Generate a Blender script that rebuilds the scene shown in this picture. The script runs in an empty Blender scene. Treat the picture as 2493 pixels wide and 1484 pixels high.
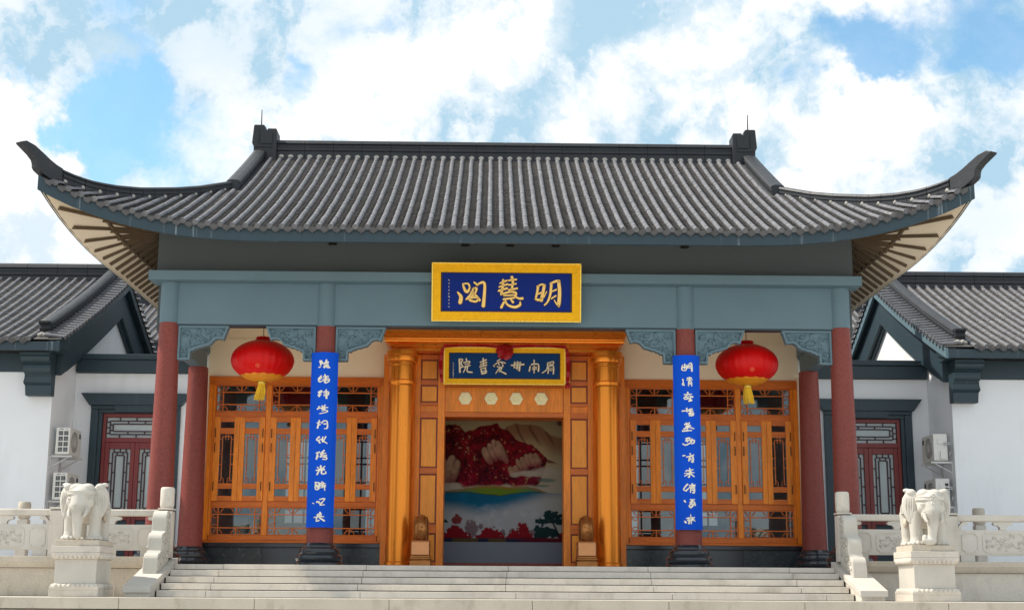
import bpy, bmesh, math, random
import numpy as np
from mathutils import Matrix, Vector
random.seed(7)
R = math.radians
scene = bpy.context.scene
COL = scene.collection

# ------------------------------------------------------------------ camera
cam = bpy.data.cameras.new('camera')
cam_ob = bpy.data.objects.new('camera', cam)
COL.objects.link(cam_ob)
yaw, pitch, roll = 0.014767, 0.201113, 0.005723
Fw = Vector((math.sin(yaw)*math.cos(pitch), math.cos(yaw)*math.cos(pitch), math.sin(pitch)))
R0 = Vector((math.cos(yaw), -math.sin(yaw), 0))
U0 = R0.cross(Fw)
Rt = R0*math.cos(roll) + U0*math.sin(roll)
Up = -R0*math.sin(roll) + U0*math.cos(roll)
mw = Matrix((Rt, Up, -Fw)).transposed().to_4x4()
mw.translation = Vector((-0.2712, -25.8, -0.45))
cam_ob.matrix_world = mw
cam.sensor_width = 36.0
cam.lens = 3418.94/2492*36
cam.clip_end = 5000
cam.clip_start = 0.1
scene.camera = cam_ob

# ------------------------------------------------------------------ light
SUN_EL, SUN_AZ = 53.0, -83.0          # azimuth from +Y, positive towards +X
world = bpy.data.worlds.new('World')
scene.world = world
world.use_nodes = True
nt = world.node_tree
nt.nodes.clear()
def N(tree, kind, **kw):
    n = tree.nodes.new(kind)
    for k, v in kw.items():
        setattr(n, k, v)
    return n
def math_node(tree, op, a, b=None, clamp=False):
    n = N(tree, 'ShaderNodeMath', operation=op)
    n.use_clamp = clamp
    for i, v in enumerate((a, b)):
        if v is None:
            continue
        if isinstance(v, (int, float)):
            n.inputs[i].default_value = v
        else:
            tree.links.new(v, n.inputs[i])
    return n.outputs[0]
out = N(nt, 'ShaderNodeOutputWorld')
bg = N(nt, 'ShaderNodeBackground')
SKY_STRENGTH = 0.115
bg.inputs['Strength'].default_value = SKY_STRENGTH
nt.links.new(bg.outputs[0], out.inputs[0])
sky = N(nt, 'ShaderNodeTexSky', sky_type='NISHITA')
sky.sun_disc = False
sky.sun_elevation = R(SUN_EL)
sky.sun_rotation = R(SUN_AZ)
sky.air_density = 1.0
sky.dust_density = 0.4
sky.ozone_density = 1.5
hs = N(nt, 'ShaderNodeHueSaturation')
hs.inputs['Hue'].default_value = 0.482
hs.inputs['Saturation'].default_value = 1.12
hs.inputs['Value'].default_value = 0.86
nt.links.new(sky.outputs[0], hs.inputs['Color'])
tc = N(nt, 'ShaderNodeTexCoord')
mp = N(nt, 'ShaderNodeMapping')
mp.inputs['Scale'].default_value = (1.0, 1.0, 1.25)
nt.links.new(tc.outputs['Generated'], mp.inputs[0])
def noise(tree, vec, scale, detail, rough, dist=0.0, off=None):
    n = N(tree, 'ShaderNodeTexNoise')
    n.inputs['Scale'].default_value = scale
    n.inputs['Detail'].default_value = detail
    n.inputs['Roughness'].default_value = rough
    n.inputs['Distortion'].default_value = dist
    if off is not None:
        m = N(tree, 'ShaderNodeVectorMath', operation='ADD')
        m.inputs[1].default_value = off
        tree.links.new(vec, m.inputs[0])
        vec = m.outputs[0]
    tree.links.new(vec, n.inputs['Vector'])
    return n.outputs[0]
dirv = tc.outputs['Generated']
n_big = noise(nt, mp.outputs[0], 5.0, 12, 0.60, 0.25)
n_det = noise(nt, mp.outputs[0], 26.0, 8, 0.62, 0.3)
# heaps of cumulus and open gaps, as directions (azimuth, elevation in degrees), radius, weight
CLOUDS = [(15.2, 20.5, 0.067, -0.52), (19.4, 21.8, 0.07, -0.3), (21.7, 19.7, 0.058, -0.18), (-15.2, 18.8, 0.056, -0.42), (-16.6, 18.0, 0.044, -0.26), (-19.3, 19.4, 0.026, -0.3), (-8.4, 20.6, 0.032, -0.28), (-4.8, 22.7, 0.023, -0.3), (-0.9, 20.8, 0.105, 0.32), (4.4, 21.3, 0.097, 0.35), (9.7, 21.5, 0.082, 0.38), (-4.4, 18.8, 0.088, 0.3), (13.8, 18.5, 0.076, 0.3), (16.6, 17.8, 0.058, 0.45), (19.1, 16.8, 0.088, 0.25), (-19.0, 15.8, 0.076, 0.35), (0.9, 18.9, 0.123, 0.25), (7.9, 19.0, 0.088, 0.2), (-17.9, 12.8, 0.088, 0.35), (17.7, 14.1, 0.088, 0.05), (-13.5, 20.7, 0.058, 0.12), (-10.2, 21.4, 0.064, 0.15), (-14.8, 17.2, 0.035, 0.15)]
# wobble the direction so that the heaps get billowing outlines
wob = N(nt, 'ShaderNodeTexNoise')
wob.inputs['Scale'].default_value = 11.0
wob.inputs['Detail'].default_value = 9
wob.inputs['Roughness'].default_value = 0.62
nt.links.new(dirv, wob.inputs['Vector'])
wsub = N(nt, 'ShaderNodeVectorMath', operation='SUBTRACT')
nt.links.new(wob.outputs['Color'], wsub.inputs[0]); wsub.inputs[1].default_value = (.5, .5, .5)
wsc = N(nt, 'ShaderNodeVectorMath', operation='SCALE')
nt.links.new(wsub.outputs[0], wsc.inputs[0]); wsc.inputs['Scale'].default_value = 0.16
wadd = N(nt, 'ShaderNodeVectorMath', operation='ADD')
nt.links.new(dirv, wadd.inputs[0]); nt.links.new(wsc.outputs[0], wadd.inputs[1])
def blob(c, r):
    d = N(nt, 'ShaderNodeVectorMath', operation='DISTANCE')
    nt.links.new(wadd.outputs[0], d.inputs[0]); d.inputs[1].default_value = c
    m = N(nt, 'ShaderNodeMapRange', interpolation_type='SMOOTHSTEP')
    nt.links.new(d.outputs['Value'], m.inputs['Value'])
    m.inputs['From Min'].default_value = r
    m.inputs['From Max'].default_value = r*0.25
    return m.outputs[0]
dens = math_node(nt, 'MULTIPLY', n_big, 1.15)
dens = math_node(nt, 'ADD', dens, math_node(nt, 'MULTIPLY', n_det, 0.36))
for az, el, r, w in CLOUDS:
    c = (math.sin(R(az))*math.cos(R(el)), math.cos(R(az))*math.cos(R(el)), math.sin(R(el)))
    dens = math_node(nt, 'ADD', dens, math_node(nt, 'MULTIPLY', blob(c, r), w))
cov = N(nt, 'ShaderNodeMapRange', interpolation_type='SMOOTHSTEP')
nt.links.new(dens, cov.inputs['Value'])
cov.inputs['From Min'].default_value = 0.44
cov.inputs['From Max'].default_value = 0.76
# soft greyer bellies inside the clouds
sunward = (-0.030, 0.0, 0.030)        # the billows are lit from the sun's side: compare the density here and a little nearer the sun
n_a = noise(nt, mp.outputs[0], 6.5, 10, 0.56, 0.35, (0.31, 0.2, 0.055))
n_b = noise(nt, mp.outputs[0], 6.5, 10, 0.56, 0.35, tuple(a+b for a, b in zip((0.31, 0.2, 0.055), sunward)))
relief = math_node(nt, 'MULTIPLY', math_node(nt, 'SUBTRACT', n_a, n_b), 5.0)
fine_off = (0.7, 0.4, 0.15)
f_a = noise(nt, wadd.outputs[0], 15.0, 8, 0.55, 0.2, fine_off)
f_b = noise(nt, wadd.outputs[0], 15.0, 8, 0.55, 0.2, tuple(a+b*.45 for a, b in zip(fine_off, sunward)))
relief = math_node(nt, 'ADD', relief, math_node(nt, 'MULTIPLY', math_node(nt, 'SUBTRACT', f_a, f_b), 3.2))
n_sh = math_node(nt, 'ADD', relief, math_node(nt, 'ADD', 0.5, math_node(nt, 'MULTIPLY', math_node(nt, 'SUBTRACT', n_a, 0.5), 1.2)))
sh = N(nt, 'ShaderNodeMapRange', interpolation_type='SMOOTHSTEP')
nt.links.new(n_sh, sh.inputs['Value'])
sh.inputs['From Min'].default_value = -0.35
sh.inputs['From Max'].default_value = 0.95
GREY = [(-15.6, 21.6, 0.123, -0.55), (-8.0, 22.5, 0.082, -0.3), (-0.9, 19.5, 0.088, -0.1), (4.9, 22.8, 0.058, -0.25), (12.6, 22.4, 0.058, -0.3), (19.1, 16.2, 0.076, -0.15), (18.5, 14.0, 0.088, -0.15), (-1.8, 21.8, 0.047, 0.3), (8.4, 21.4, 0.058, 0.45), (16.3, 19.3, 0.047, 0.6), (1.7, 22.3, 0.038, 0.5), (-4.4, 21.2, 0.038, 0.4), (-6.1, 19.0, 0.053, 0.5), (-15.5, 20.3, 0.044, 0.25), (-19.2, 17.7, 0.047, 0.3), (-18.8, 13.0, 0.088, 0.5)]
shv = sh.outputs[0]
for az, el, r, w in GREY:
    c = (math.sin(R(az))*math.cos(R(el)), math.cos(R(az))*math.cos(R(el)), math.sin(R(el)))
    shv = math_node(nt, 'ADD', shv, math_node(nt, 'MULTIPLY', blob(c, r), w), True)
cc = N(nt, 'ShaderNodeMix', data_type='RGBA')
nt.links.new(shv, cc.inputs[0])
cc.inputs[6].default_value = (1.85, 2.75, 3.4, 1)
cc.inputs[7].default_value = (4.25, 4.32, 4.38, 1)
mix = N(nt, 'ShaderNodeMix', data_type='RGBA')
veil = math_node(nt, 'ADD', math_node(nt, 'MULTIPLY', n_det, 0.22), math_node(nt, 'MULTIPLY', cov.outputs[0], 0.9), True)
nt.links.new(veil, mix.inputs[0])
nt.links.new(hs.outputs[0], mix.inputs[6])
nt.links.new(cc.outputs[2], mix.inputs[7])
nt.links.new(mix.outputs[2], bg.inputs['Color'])

sun = bpy.data.lights.new('sun', 'SUN')
sun.energy = 2.5
sun.angle = R(0.6)
sun.color = (1.0, 0.93, 0.82)
sun_ob = bpy.data.objects.new('sun', sun)
COL.objects.link(sun_ob)
sd = Vector((math.sin(R(SUN_AZ))*math.cos(R(SUN_EL)), math.cos(R(SUN_AZ))*math.cos(R(SUN_EL)), math.sin(R(SUN_EL))))
sun_ob.rotation_euler = sd.to_track_quat('Z', 'Y').to_euler()
sun_ob.location = sd*60

scene.view_settings.view_transform = 'Standard'
scene.view_settings.look = 'None'
scene.view_settings.gamma = 1.0
scene.view_settings.use_curve_mapping = False
scene.view_settings.exposure = 1.15
scene.render.engine = 'CYCLES'
scene.cycles.max_bounces = 8
scene.cycles.diffuse_bounces = 5
scene.cycles.transparent_max_bounces = 16

# ------------------------------------------------------------------ object helpers
ORG = {}
def thing(name, label, cat, loc=(0, 0, 0), group=None):
    o = bpy.data.objects.new(name, None)
    o.empty_display_size = 0.2
    COL.objects.link(o)
    o.location = loc
    o['label'] = label
    o['category'] = cat
    if group:
        o['group'] = group
    ORG[o] = Vector(loc)
    return o
def tag(o, label=None, cat=None, group=None, kind=None):
    for k, v in (('label', label), ('category', cat), ('group', group), ('kind', kind)):
        if v:
            o[k] = v
    return o
class MB:
    """collects faces; mx=-1 mirrors across x=0"""
    def __init__(s, mx=1):
        s.v, s.f, s.mx = [], [], mx
    def add(s, vs, fs):
        b = len(s.v)
        s.v += [tuple(q) for q in vs]
        s.f += [tuple(b+i for i in f) for f in fs]
        return s
    def box(s, x0, x1, y0, y1, z0, z1):
        return s.add([(x0,y0,z0),(x1,y0,z0),(x1,y1,z0),(x0,y1,z0),(x0,y0,z1),(x1,y0,z1),(x1,y1,z1),(x0,y1,z1)],
                     [(0,3,2,1),(4,5,6,7),(0,1,5,4),(1,2,6,5),(2,3,7,6),(3,0,4,7)])
    def hexa(s, p):
        return s.add(p, [(0,3,2,1),(4,5,6,7),(0,1,5,4),(1,2,6,5),(2,3,7,6),(3,0,4,7)])
    def prism(s, poly, fn, a, b):
        """poly of 2-D points, fn(u, v, w) -> xyz, extruded from w=a to w=b"""
        n = len(poly)
        vs = [fn(u, v, a) for u, v in poly] + [fn(u, v, b) for u, v in poly]
        fs = [tuple(range(n-1, -1, -1)), tuple(range(n, 2*n))]
        fs += [(i, (i+1) % n, n+(i+1) % n, n+i) for i in range(n)]
        return s.add(vs, fs)
    def lathe(s, prof, c, n=24, fn=None, closed=True):
        """prof: (radius, height) bottom to top"""
        vs, fs = [], []
        for r, h in prof:
            for k in range(n):
                a = 2*math.pi*k/n
                q = (r*math.cos(a), r*math.sin(a), h)
                if fn: q = fn(*q)
                vs.append((c[0]+q[0], c[1]+q[1], c[2]+q[2]))
        for i in range(len(prof)-1):
            for k in range(n):
                k2 = (k+1) % n
                fs.append((i*n+k, i*n+k2, (i+1)*n+k2, (i+1)*n+k))
        if closed:
            fs.append(tuple(range(n-1, -1, -1)))
            m = (len(prof)-1)*n
            fs.append(tuple(m+k for k in range(n)))
        return s.add(vs, fs)
    def tube(s, pts, r, n=6, flat=None):
        pts = [Vector(p) for p in pts]
        vs, fs = [], []
        m = len(pts)
        for i, p in enumerate(pts):
            d = (pts[min(i+1, m-1)] - pts[max(i-1, 0)]).normalized()
            ref = Vector((0, 0, 1)) if abs(d.z) < .9 else Vector((0, 1, 0))
            if flat is not None: ref = Vector(flat)
            a = d.cross(ref).normalized()
            b = a.cross(d).normalized()
            rr = r[i] if isinstance(r, (list, tuple)) else r
            for k in range(n):
                t = 2*math.pi*(k+.5)/n
                vs.append(p + a*math.cos(t)*rr + b*math.sin(t)*rr)
        for i in range(m-1):
            for k in range(n):
                k2 = (k+1) % n
                fs.append((i*n+k, i*n+k2, (i+1)*n+k2, (i+1)*n+k))
        fs.append(tuple(range(n-1, -1, -1)))
        fs.append(tuple((m-1)*n+k for k in range(n)))
        return s.add(vs, fs)
    def grid(s, fn, us, vs_):
        a, b = len(us), len(vs_)
        vs = [fn(u, v) for u in us for v in vs_]
        fs = [(i*b+j, (i+1)*b+j, (i+1)*b+j+1, i*b+j+1) for i in range(a-1) for j in range(b-1)]
        return s.add(vs, fs)
    def ball(s, c, r, n=10, m=6):
        r = (r, r, r) if isinstance(r, (int, float)) else r
        vs, fs = [(c[0], c[1], c[2]-r[2])], []
        for i in range(1, m):
            p = -math.pi/2 + math.pi*i/m
            for k in range(n):
                a = 2*math.pi*k/n
                vs.append((c[0]+r[0]*math.cos(p)*math.cos(a), c[1]+r[1]*math.cos(p)*math.sin(a), c[2]+r[2]*math.sin(p)))
        vs.append((c[0], c[1], c[2]+r[2]))
        for k in range(n):
            fs.append((0, 1+(k+1) % n, 1+k))
            fs.append((len(vs)-1, 1+(m-2)*n+k, 1+(m-2)*n+(k+1) % n))
        for i in range(m-2):
            for k in range(n):
                k2 = (k+1) % n
                fs.append((1+i*n+k, 1+i*n+k2, 1+(i+1)*n+k2, 1+(i+1)*n+k))
        return s.add(vs, fs)
    def mesh(s, name, org=Vector((0, 0, 0)), smooth=False):
        me = bpy.data.meshes.new(name)
        if s.mx < 0:
            vs = [(-x-org[0], y-org[1], z-org[2]) for x, y, z in s.v]
            fs = [tuple(reversed(f)) for f in s.f]
        else:
            vs = [(x-org[0], y-org[1], z-org[2]) for x, y, z in s.v]
            fs = s.f
        me.from_pydata(vs, [], fs)
        me.update()
        if smooth:
            me.polygons.foreach_set('use_smooth', [True]*len(me.polygons))
            if smooth != 'all':
                me.set_sharp_from_angle(angle=R(smooth if smooth is not True else 40))
        return me
    def build(s, name, mat, parent=None, smooth=False, bev=0, label=None, kind=None):
        org = ORG[parent] if parent is not None else Vector((0, 0, 0))
        me = s.mesh(name, org, smooth)
        o = bpy.data.objects.new(name, me)
        COL.objects.link(o)
        me.materials.append(mat)
        if parent is not None:
            o.parent = parent
        ORG[o] = org
        if bev:
            b = o.modifiers.new('bevel', 'BEVEL')
            b.width = bev; b.segments = 2; b.limit_method = 'ANGLE'; b.angle_limit = R(35)
        tag(o, label=label, kind=kind)
        return o
def piece(name, me, M, parent):
    """one small piece sharing a mesh, at world matrix M, child of parent"""
    o = bpy.data.objects.new(name, me)
    COL.objects.link(o)
    o.parent = parent
    M = M.copy()
    M.translation = M.translation - ORG[parent]
    o.matrix_local = M
    ORG[o] = ORG[parent]
    return o

# ------------------------------------------------------------------ materials
def mat(name, col, rough=0.6, metal=0.0, var=0.12, vscale=1.3, fine=0.10, fscale=45.0, bump=0.15, bscale=60.0,
        stretch=(1, 1, 1), stain=None, spec=0.5, coat=0.0, col2=None, c2scale=90.0, c2lo=.45, c2hi=.6, streak=None):
    m = bpy.data.materials.new(name)
    m.use_nodes = True
    t = m.node_tree
    t.nodes.clear()
    o = N(t, 'ShaderNodeOutputMaterial')
    p = N(t, 'ShaderNodeBsdfPrincipled')
    t.links.new(p.outputs[0], o.inputs[0])
    g = N(t, 'ShaderNodeNewGeometry')
    mpn = N(t, 'ShaderNodeMapping')
    mpn.inputs['Scale'].default_value = stretch
    t.links.new(g.outputs['Position'], mpn.inputs[0])
    vec = mpn.outputs[0]
    a = noise(t, vec, vscale, 5, 0.6)
    b = noise(t, vec, fscale, 4, 0.6)
    f = math_node(t, 'MULTIPLY', math_node(t, 'SUBTRACT', a, 0.5), var*4)
    f = math_node(t, 'ADD', f, math_node(t, 'MULTIPLY', math_node(t, 'SUBTRACT', b, 0.5), fine*4))
    f = math_node(t, 'ADD', f, 1.0)
    base = N(t, 'ShaderNodeRGB')
    base.outputs[0].default_value = (*col, 1)
    c = base.outputs[0]
    if col2:
        k = noise(t, vec, c2scale, 3, 0.6)
        r = N(t, 'ShaderNodeMapRange')
        t.links.new(k, r.inputs['Value'])
        r.inputs['From Min'].default_value = c2lo; r.inputs['From Max'].default_value = c2hi
        mx = N(t, 'ShaderNodeMix', data_type='RGBA')
        t.links.new(r.outputs[0], mx.inputs[0]); t.links.new(c, mx.inputs[6])
        mx.inputs[7].default_value = (*col2, 1)
        c = mx.outputs[2]
    for extra in (stain, streak):
        if not extra: continue
        scol, ssc, lo, hi, sst, amt = extra
        m2 = N(t, 'ShaderNodeMapping'); m2.inputs['Scale'].default_value = sst
        t.links.new(g.outputs['Position'], m2.inputs[0])
        k = noise(t, m2.outputs[0], ssc, 6, 0.65)
        r = N(t, 'ShaderNodeMapRange')
        t.links.new(k, r.inputs['Value'])
        r.inputs['From Min'].default_value = lo; r.inputs['From Max'].default_value = hi
        r.inputs['To Max'].default_value = amt
        mx = N(t, 'ShaderNodeMix', data_type='RGBA')
        t.links.new(r.outputs[0], mx.inputs[0]); t.links.new(c, mx.inputs[6])
        mx.inputs[7].default_value = (*scol, 1)
        c = mx.outputs[2]
    vm = N(t, 'ShaderNodeVectorMath', operation='SCALE')
    t.links.new(c, vm.inputs[0]); t.links.new(f, vm.inputs['Scale'])
    t.links.new(vm.outputs[0], p.inputs['Base Color'])
    rr = math_node(t, 'ADD', math_node(t, 'MULTIPLY', math_node(t, 'SUBTRACT', b, 0.5), 0.25), rough, True)
    t.links.new(rr, p.inputs['Roughness'])
    p.inputs['Metallic'].default_value = metal
    p.inputs['Specular IOR Level'].default_value = spec
    p.inputs['Coat Weight'].default_value = coat
    p.inputs['Coat Roughness'].default_value = 0.12
    if bump:
        bn = N(t, 'ShaderNodeBump')
        bn.inputs['Strength'].default_value = bump
        bn.inputs['Distance'].default_value = 0.01
        t.links.new(noise(t, vec, bscale, 4, 0.6), bn.inputs['Height'])
        t.links.new(bn.outputs[0], p.inputs['Normal'])
    return m
M = {}
M['tile'] = mat('grey_roof_tile', (.135, .135, .148), .62, var=.22, vscale=2.2, fine=.2, fscale=14, bump=.25, bscale=70,
                stain=((.34, .32, .29), 5, .56, .75, (1, 1, 1), .55))
M['drip'] = mat('shaded_drip_tile', (.085, .083, .086), .75, var=.25, vscale=3, fine=.25, fscale=25, bump=.25)  # darker base colour puts shade into the hanging tongues
M['pan'] = mat('grey_pan_tile', (.072, .066, .063), .8, var=.25, vscale=2.2, fine=.2, fscale=20, bump=.2)
M['ridge'] = mat('dark_ridge_tile', (.016, .019, .024), .55, var=.22, vscale=1.6, fine=.16, fscale=18, bump=.25,
                 stain=((.06, .056, .05), 4, .55, .8, (1, 1, 1), .6))
M['mortar'] = mat('pale_mortar', (.42, .40, .36), .9, var=.2, vscale=6, fine=.25, fscale=30, bump=.6, bscale=40)
M['fascia'] = mat('slate_blue_fascia', (.020, .043, .058), .5, var=.12, vscale=1.2, fine=.05, bump=.04,
                  streak=((.34, .40, .44), 1.0, .60, .70, (9, 9, .35), .6))
M['trim'] = mat('dark_slate_trim', (.022, .045, .060), .5, var=.12, vscale=1.1, fine=.06, bump=.06,
                streak=((.12, .16, .18), 1.0, .62, .78, (6, 6, .8), .4))
M['beam'] = mat('blue_grey_paint', (.118, .192, .232), .6, var=.08, vscale=.8, fine=.05, fscale=140, bump=.12, bscale=160)
M['upper'] = mat('dark_band_paint', (.078, .096, .102), .7, var=.06, vscale=.9, fine=.04, bump=.1, bscale=120)  # dark grey paint of the wall above the cornice
M['bracket'] = mat('carved_bracket_paint', (.118, .195, .237), .6, var=.1, vscale=3, fine=.06, bump=.15)
M['soffit'] = mat('cream_soffit', (.74, .64, .50), .8, var=.05, vscale=1.2, fine=.03, bump=.05)
M['rafter'] = mat('brown_rafter', (.10, .066, .036), .6, var=.1, vscale=3, fine=.08, bump=.1)
M['granite_red'] = mat('red_granite', (.27, .068, .052), .42, var=.05, vscale=1.5, fine=.12, fscale=60, bump=.03,
                       col2=(.15, .034, .032), c2scale=75, c2lo=.46, c2hi=.62, spec=.22)
M['black_stone'] = mat('black_polished_stone', (.020, .025, .032), .16, var=.2, vscale=3, fine=.2, fscale=60, bump=.02, spec=.6)
M['plinth_stone'] = mat('dark_veined_stone', (.030, .040, .045), .22, var=.3, vscale=2.2, fine=.3, fscale=22, bump=.02,
                        stain=((.13, .12, .11), 9, .6, .72, (1, 1, 1), .5), spec=.5)
M['cream'] = mat('cream_wall_paint', (.90, .78, .58), .8, var=.03, vscale=.8, fine=.02, bump=.05)
M['white'] = mat('white_wall_paint', (.87, .885, .91), .85, var=.035, vscale=.7, fine=.02, bump=.06, bscale=90,
                 stain=((.60, .61, .62), .9, .54, .80, (2.2, 2.2, .4), .40))
M['wood'] = mat('orange_varnished_wood', (.84, .25, .020), .36, var=.22, vscale=1.6, fine=.2, fscale=9, bump=.05, bscale=20,
                stretch=(5, 5, .55), spec=.3, coat=.08)
M['wood_h'] = mat('orange_varnished_wood_across', (.62, .15, .017), .36, var=.2, vscale=1.6, fine=.2, fscale=9, bump=.05, bscale=20,
                  stretch=(.55, 5, 5), spec=.3, coat=.08)
M['wood_panel'] = mat('light_varnished_panel', (.90, .33, .030), .38, var=.12, vscale=1.6, fine=.12, fscale=9, bump=.04, bscale=20,
                      stretch=(5, 5, .55), spec=.3, coat=.1)
M['copper'] = mat('copper_coloured_metal', (.86, .275, .030), .30, metal=.75, var=.02, vscale=1.5, fine=.01, fscale=2.5, bump=0, stretch=(4, 4, .15))
M['bronze'] = mat('brown_bronze', (.42, .17, .05), .34, metal=.8, var=.2, vscale=6, fine=.2, fscale=40, bump=.2, bscale=50)
M['bronze_pale'] = mat('polished_copper_block', (.62, .27, .11), .32, metal=.75, var=.08, vscale=4, fine=.05, bump=.05)  # paler copper tone for the drum saddle and inscription
M['gold'] = mat('gold_leaf', (.90, .46, .003), .5, spec=.2, metal=.0, var=.10, vscale=9, fine=.16, fscale=55, bump=.25, bscale=60)
M['gold_edge'] = mat('pale_gold_edge', (.95, .66, .10), .28, metal=.35, var=.05, fine=.04, bump=.03)
M['gold_text'] = mat('gold_lettering', (.93, .60, .17), .38, metal=.2, var=.10, vscale=12, fine=.1, bump=.05)
M['pale_text'] = mat('pale_gold_lettering', (.80, .68, .48), .42, metal=.15, var=.14, vscale=14, fine=.12, bump=.05)
M['white_text'] = mat('pearl_lettering', (.86, .80, .66), .42, metal=.1, var=.16, vscale=16, fine=.14, bump=.05)
M['outline_and_shadow'] = mat('dark_outline_and_shadow_lacquer', (.03, .012, .02), .5, bump=0)
M['navy'] = mat('navy_lacquer', (.004, .022, .20), .5, spec=.12, var=.08, vscale=2, fine=.04, bump=.02)
M['navy2'] = mat('slate_navy_lacquer', (.003, .042, .16), .5, spec=.12, var=.08, vscale=2, fine=.04, bump=.02)
M['couplet'] = mat('bright_blue_lacquer', (.001, .082, .64), .5, spec=.12, var=.06, vscale=2, fine=.04, bump=.03)
M['lantern'] = mat('red_lantern_silk', (.66, .003, .003), .45, spec=.2, var=.08, vscale=3, fine=.03, bump=.03, coat=.08)
M['lantern_rib'] = mat('orange_red_rib', (.85, .10, .03), .4, bump=0)
M['petal'] = mat('gold_paper_petal', (.78, .28, .01), .5, var=.16, vscale=30, fine=.2, fscale=90, bump=.2)
M['tassel'] = mat('yellow_tassel', (.88, .56, .015), .6, var=.12, vscale=20, fine=.25, fscale=18, stretch=(9, 9, .5), bump=.2)
M['silk'] = mat('red_silk', (.42, .006, .010), .45, var=.12, vscale=8, fine=.06, bump=.1)
M['medal'] = mat('pale_gold_medallion', (.92, .80, .46), .4, metal=.2, var=.06, vscale=10, fine=.08, bump=.1)
M['iron'] = mat('dark_iron', (.025, .02, .016), .45, metal=.6, bump=.05)
M['granite'] = mat('pale_granite', (.63, .575, .50), .75, var=.11, vscale=1.4, fine=.14, fscale=85, bump=.2, bscale=110,
                   stain=((.30, .26, .21), 2.6, .52, .78, (1, 1, .55), .6), col2=(.36, .35, .34), c2scale=130, c2lo=.55, c2hi=.7)
M['granite_warm'] = mat('weathered_granite', (.55, .485, .395), .8, var=.12, vscale=1.6, fine=.16, fscale=80, bump=.25, bscale=100,
                        stain=((.22, .17, .11), 3.0, .54, .78, (1, 1, .5), .6), col2=(.30, .27, .24), c2scale=120, c2lo=.55, c2hi=.7)
M['marble'] = mat('carved_white_stone', (.545, .515, .46), .75, var=.08, vscale=2.5, fine=.08, fscale=70, bump=.2, bscale=90,
                  stain=((.50, .44, .35), 3.5, .56, .85, (1, 1, .6), .4))
M['stone_carved'] = mat('carved_granite', (.60, .565, .51), .75, var=.07, vscale=3, fine=.10, fscale=80, bump=.2, bscale=90)
M['paving'] = mat('granite_paving', (.50, .475, .43), .7, var=.1, vscale=.6, fine=.1, fscale=60, bump=.15)
M['joint'] = mat('dark_joint', (.045, .042, .038), .9, bump=0)
M['ground'] = mat('plaza_paving', (.52, .50, .465), .8, var=.12, vscale=.25, fine=.1, fscale=30, bump=.2)
M['floor_in'] = mat('polished_floor', (.22, .21, .20), .25, var=.1, vscale=.6, fine=.06, bump=.02)
M['int_wall'] = mat('interior_plaster', (.26, .30, .31), .8, var=.03, bump=.03)
M['int_base'] = mat('grey_base_cabinet', (.12, .14, .175), .6, var=.05, bump=.03)
M['red_wood'] = mat('dark_red_lacquer_wood', (.20, .018, .016), .38, var=.12, vscale=2, fine=.1, stretch=(4, 4, .6), bump=.04)
M['dark_lattice'] = mat('dark_lattice_wood', (.055, .022, .028), .5, bump=.03)
M['frost'] = mat('frosted_glass', (.46, .52, .53), .25, var=.08, vscale=1.5, fine=.02, bump=0, spec=.6)
M['ac'] = mat('white_enamel_casing', (.72, .71, .67), .45, var=.05, vscale=4, fine=.03, bump=.03,
              stain=((.40, .36, .30), 4, .58, .8, (1, 1, .5), .4))
M['ac_dark'] = mat('dark_grille', (.02, .022, .025), .6, bump=0)
M['steel'] = mat('pale_steel', (.55, .55, .54), .4, metal=.5, bump=.03)
def glass_mat():
    m = bpy.data.materials.new('window_glass')
    m.use_nodes = True
    t = m.node_tree; t.nodes.clear()
    o = N(t, 'ShaderNodeOutputMaterial')
    a = N(t, 'ShaderNodeBsdfTransparent'); a.inputs[0].default_value = (.82, .87, .87, 1)
    b = N(t, 'ShaderNodeBsdfGlossy'); b.inputs['Roughness'].default_value = .015
    b.inputs[0].default_value = (.9, .95, .97, 1)
    f = N(t, 'ShaderNodeFresnel'); f.inputs[0].default_value = 1.5
    mx = N(t, 'ShaderNodeMixShader')
    fac = math_node(t, 'ADD', math_node(t, 'MULTIPLY', f.outputs[0], 1.0), 0.045, True)
    t.links.new(fac, mx.inputs[0]); t.links.new(a.outputs[0], mx.inputs[1]); t.links.new(b.outputs[0], mx.inputs[2])
    t.links.new(mx.outputs[0], o.inputs[0])
    return m
M['glass'] = glass_mat()
def attr_mat(name, rough=.5):
    m = bpy.data.materials.new(name); m.use_nodes = True
    t = m.node_tree
    p = t.nodes['Principled BSDF']
    a = N(t, 'ShaderNodeAttribute', attribute_name='Col')
    t.links.new(a.outputs['Color'], p.inputs['Base Color'])
    p.inputs['Roughness'].default_value = rough
    p.inputs['Specular IOR Level'].default_value = .05
    return m
M['mural'] = attr_mat('painted_mural')

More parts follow.
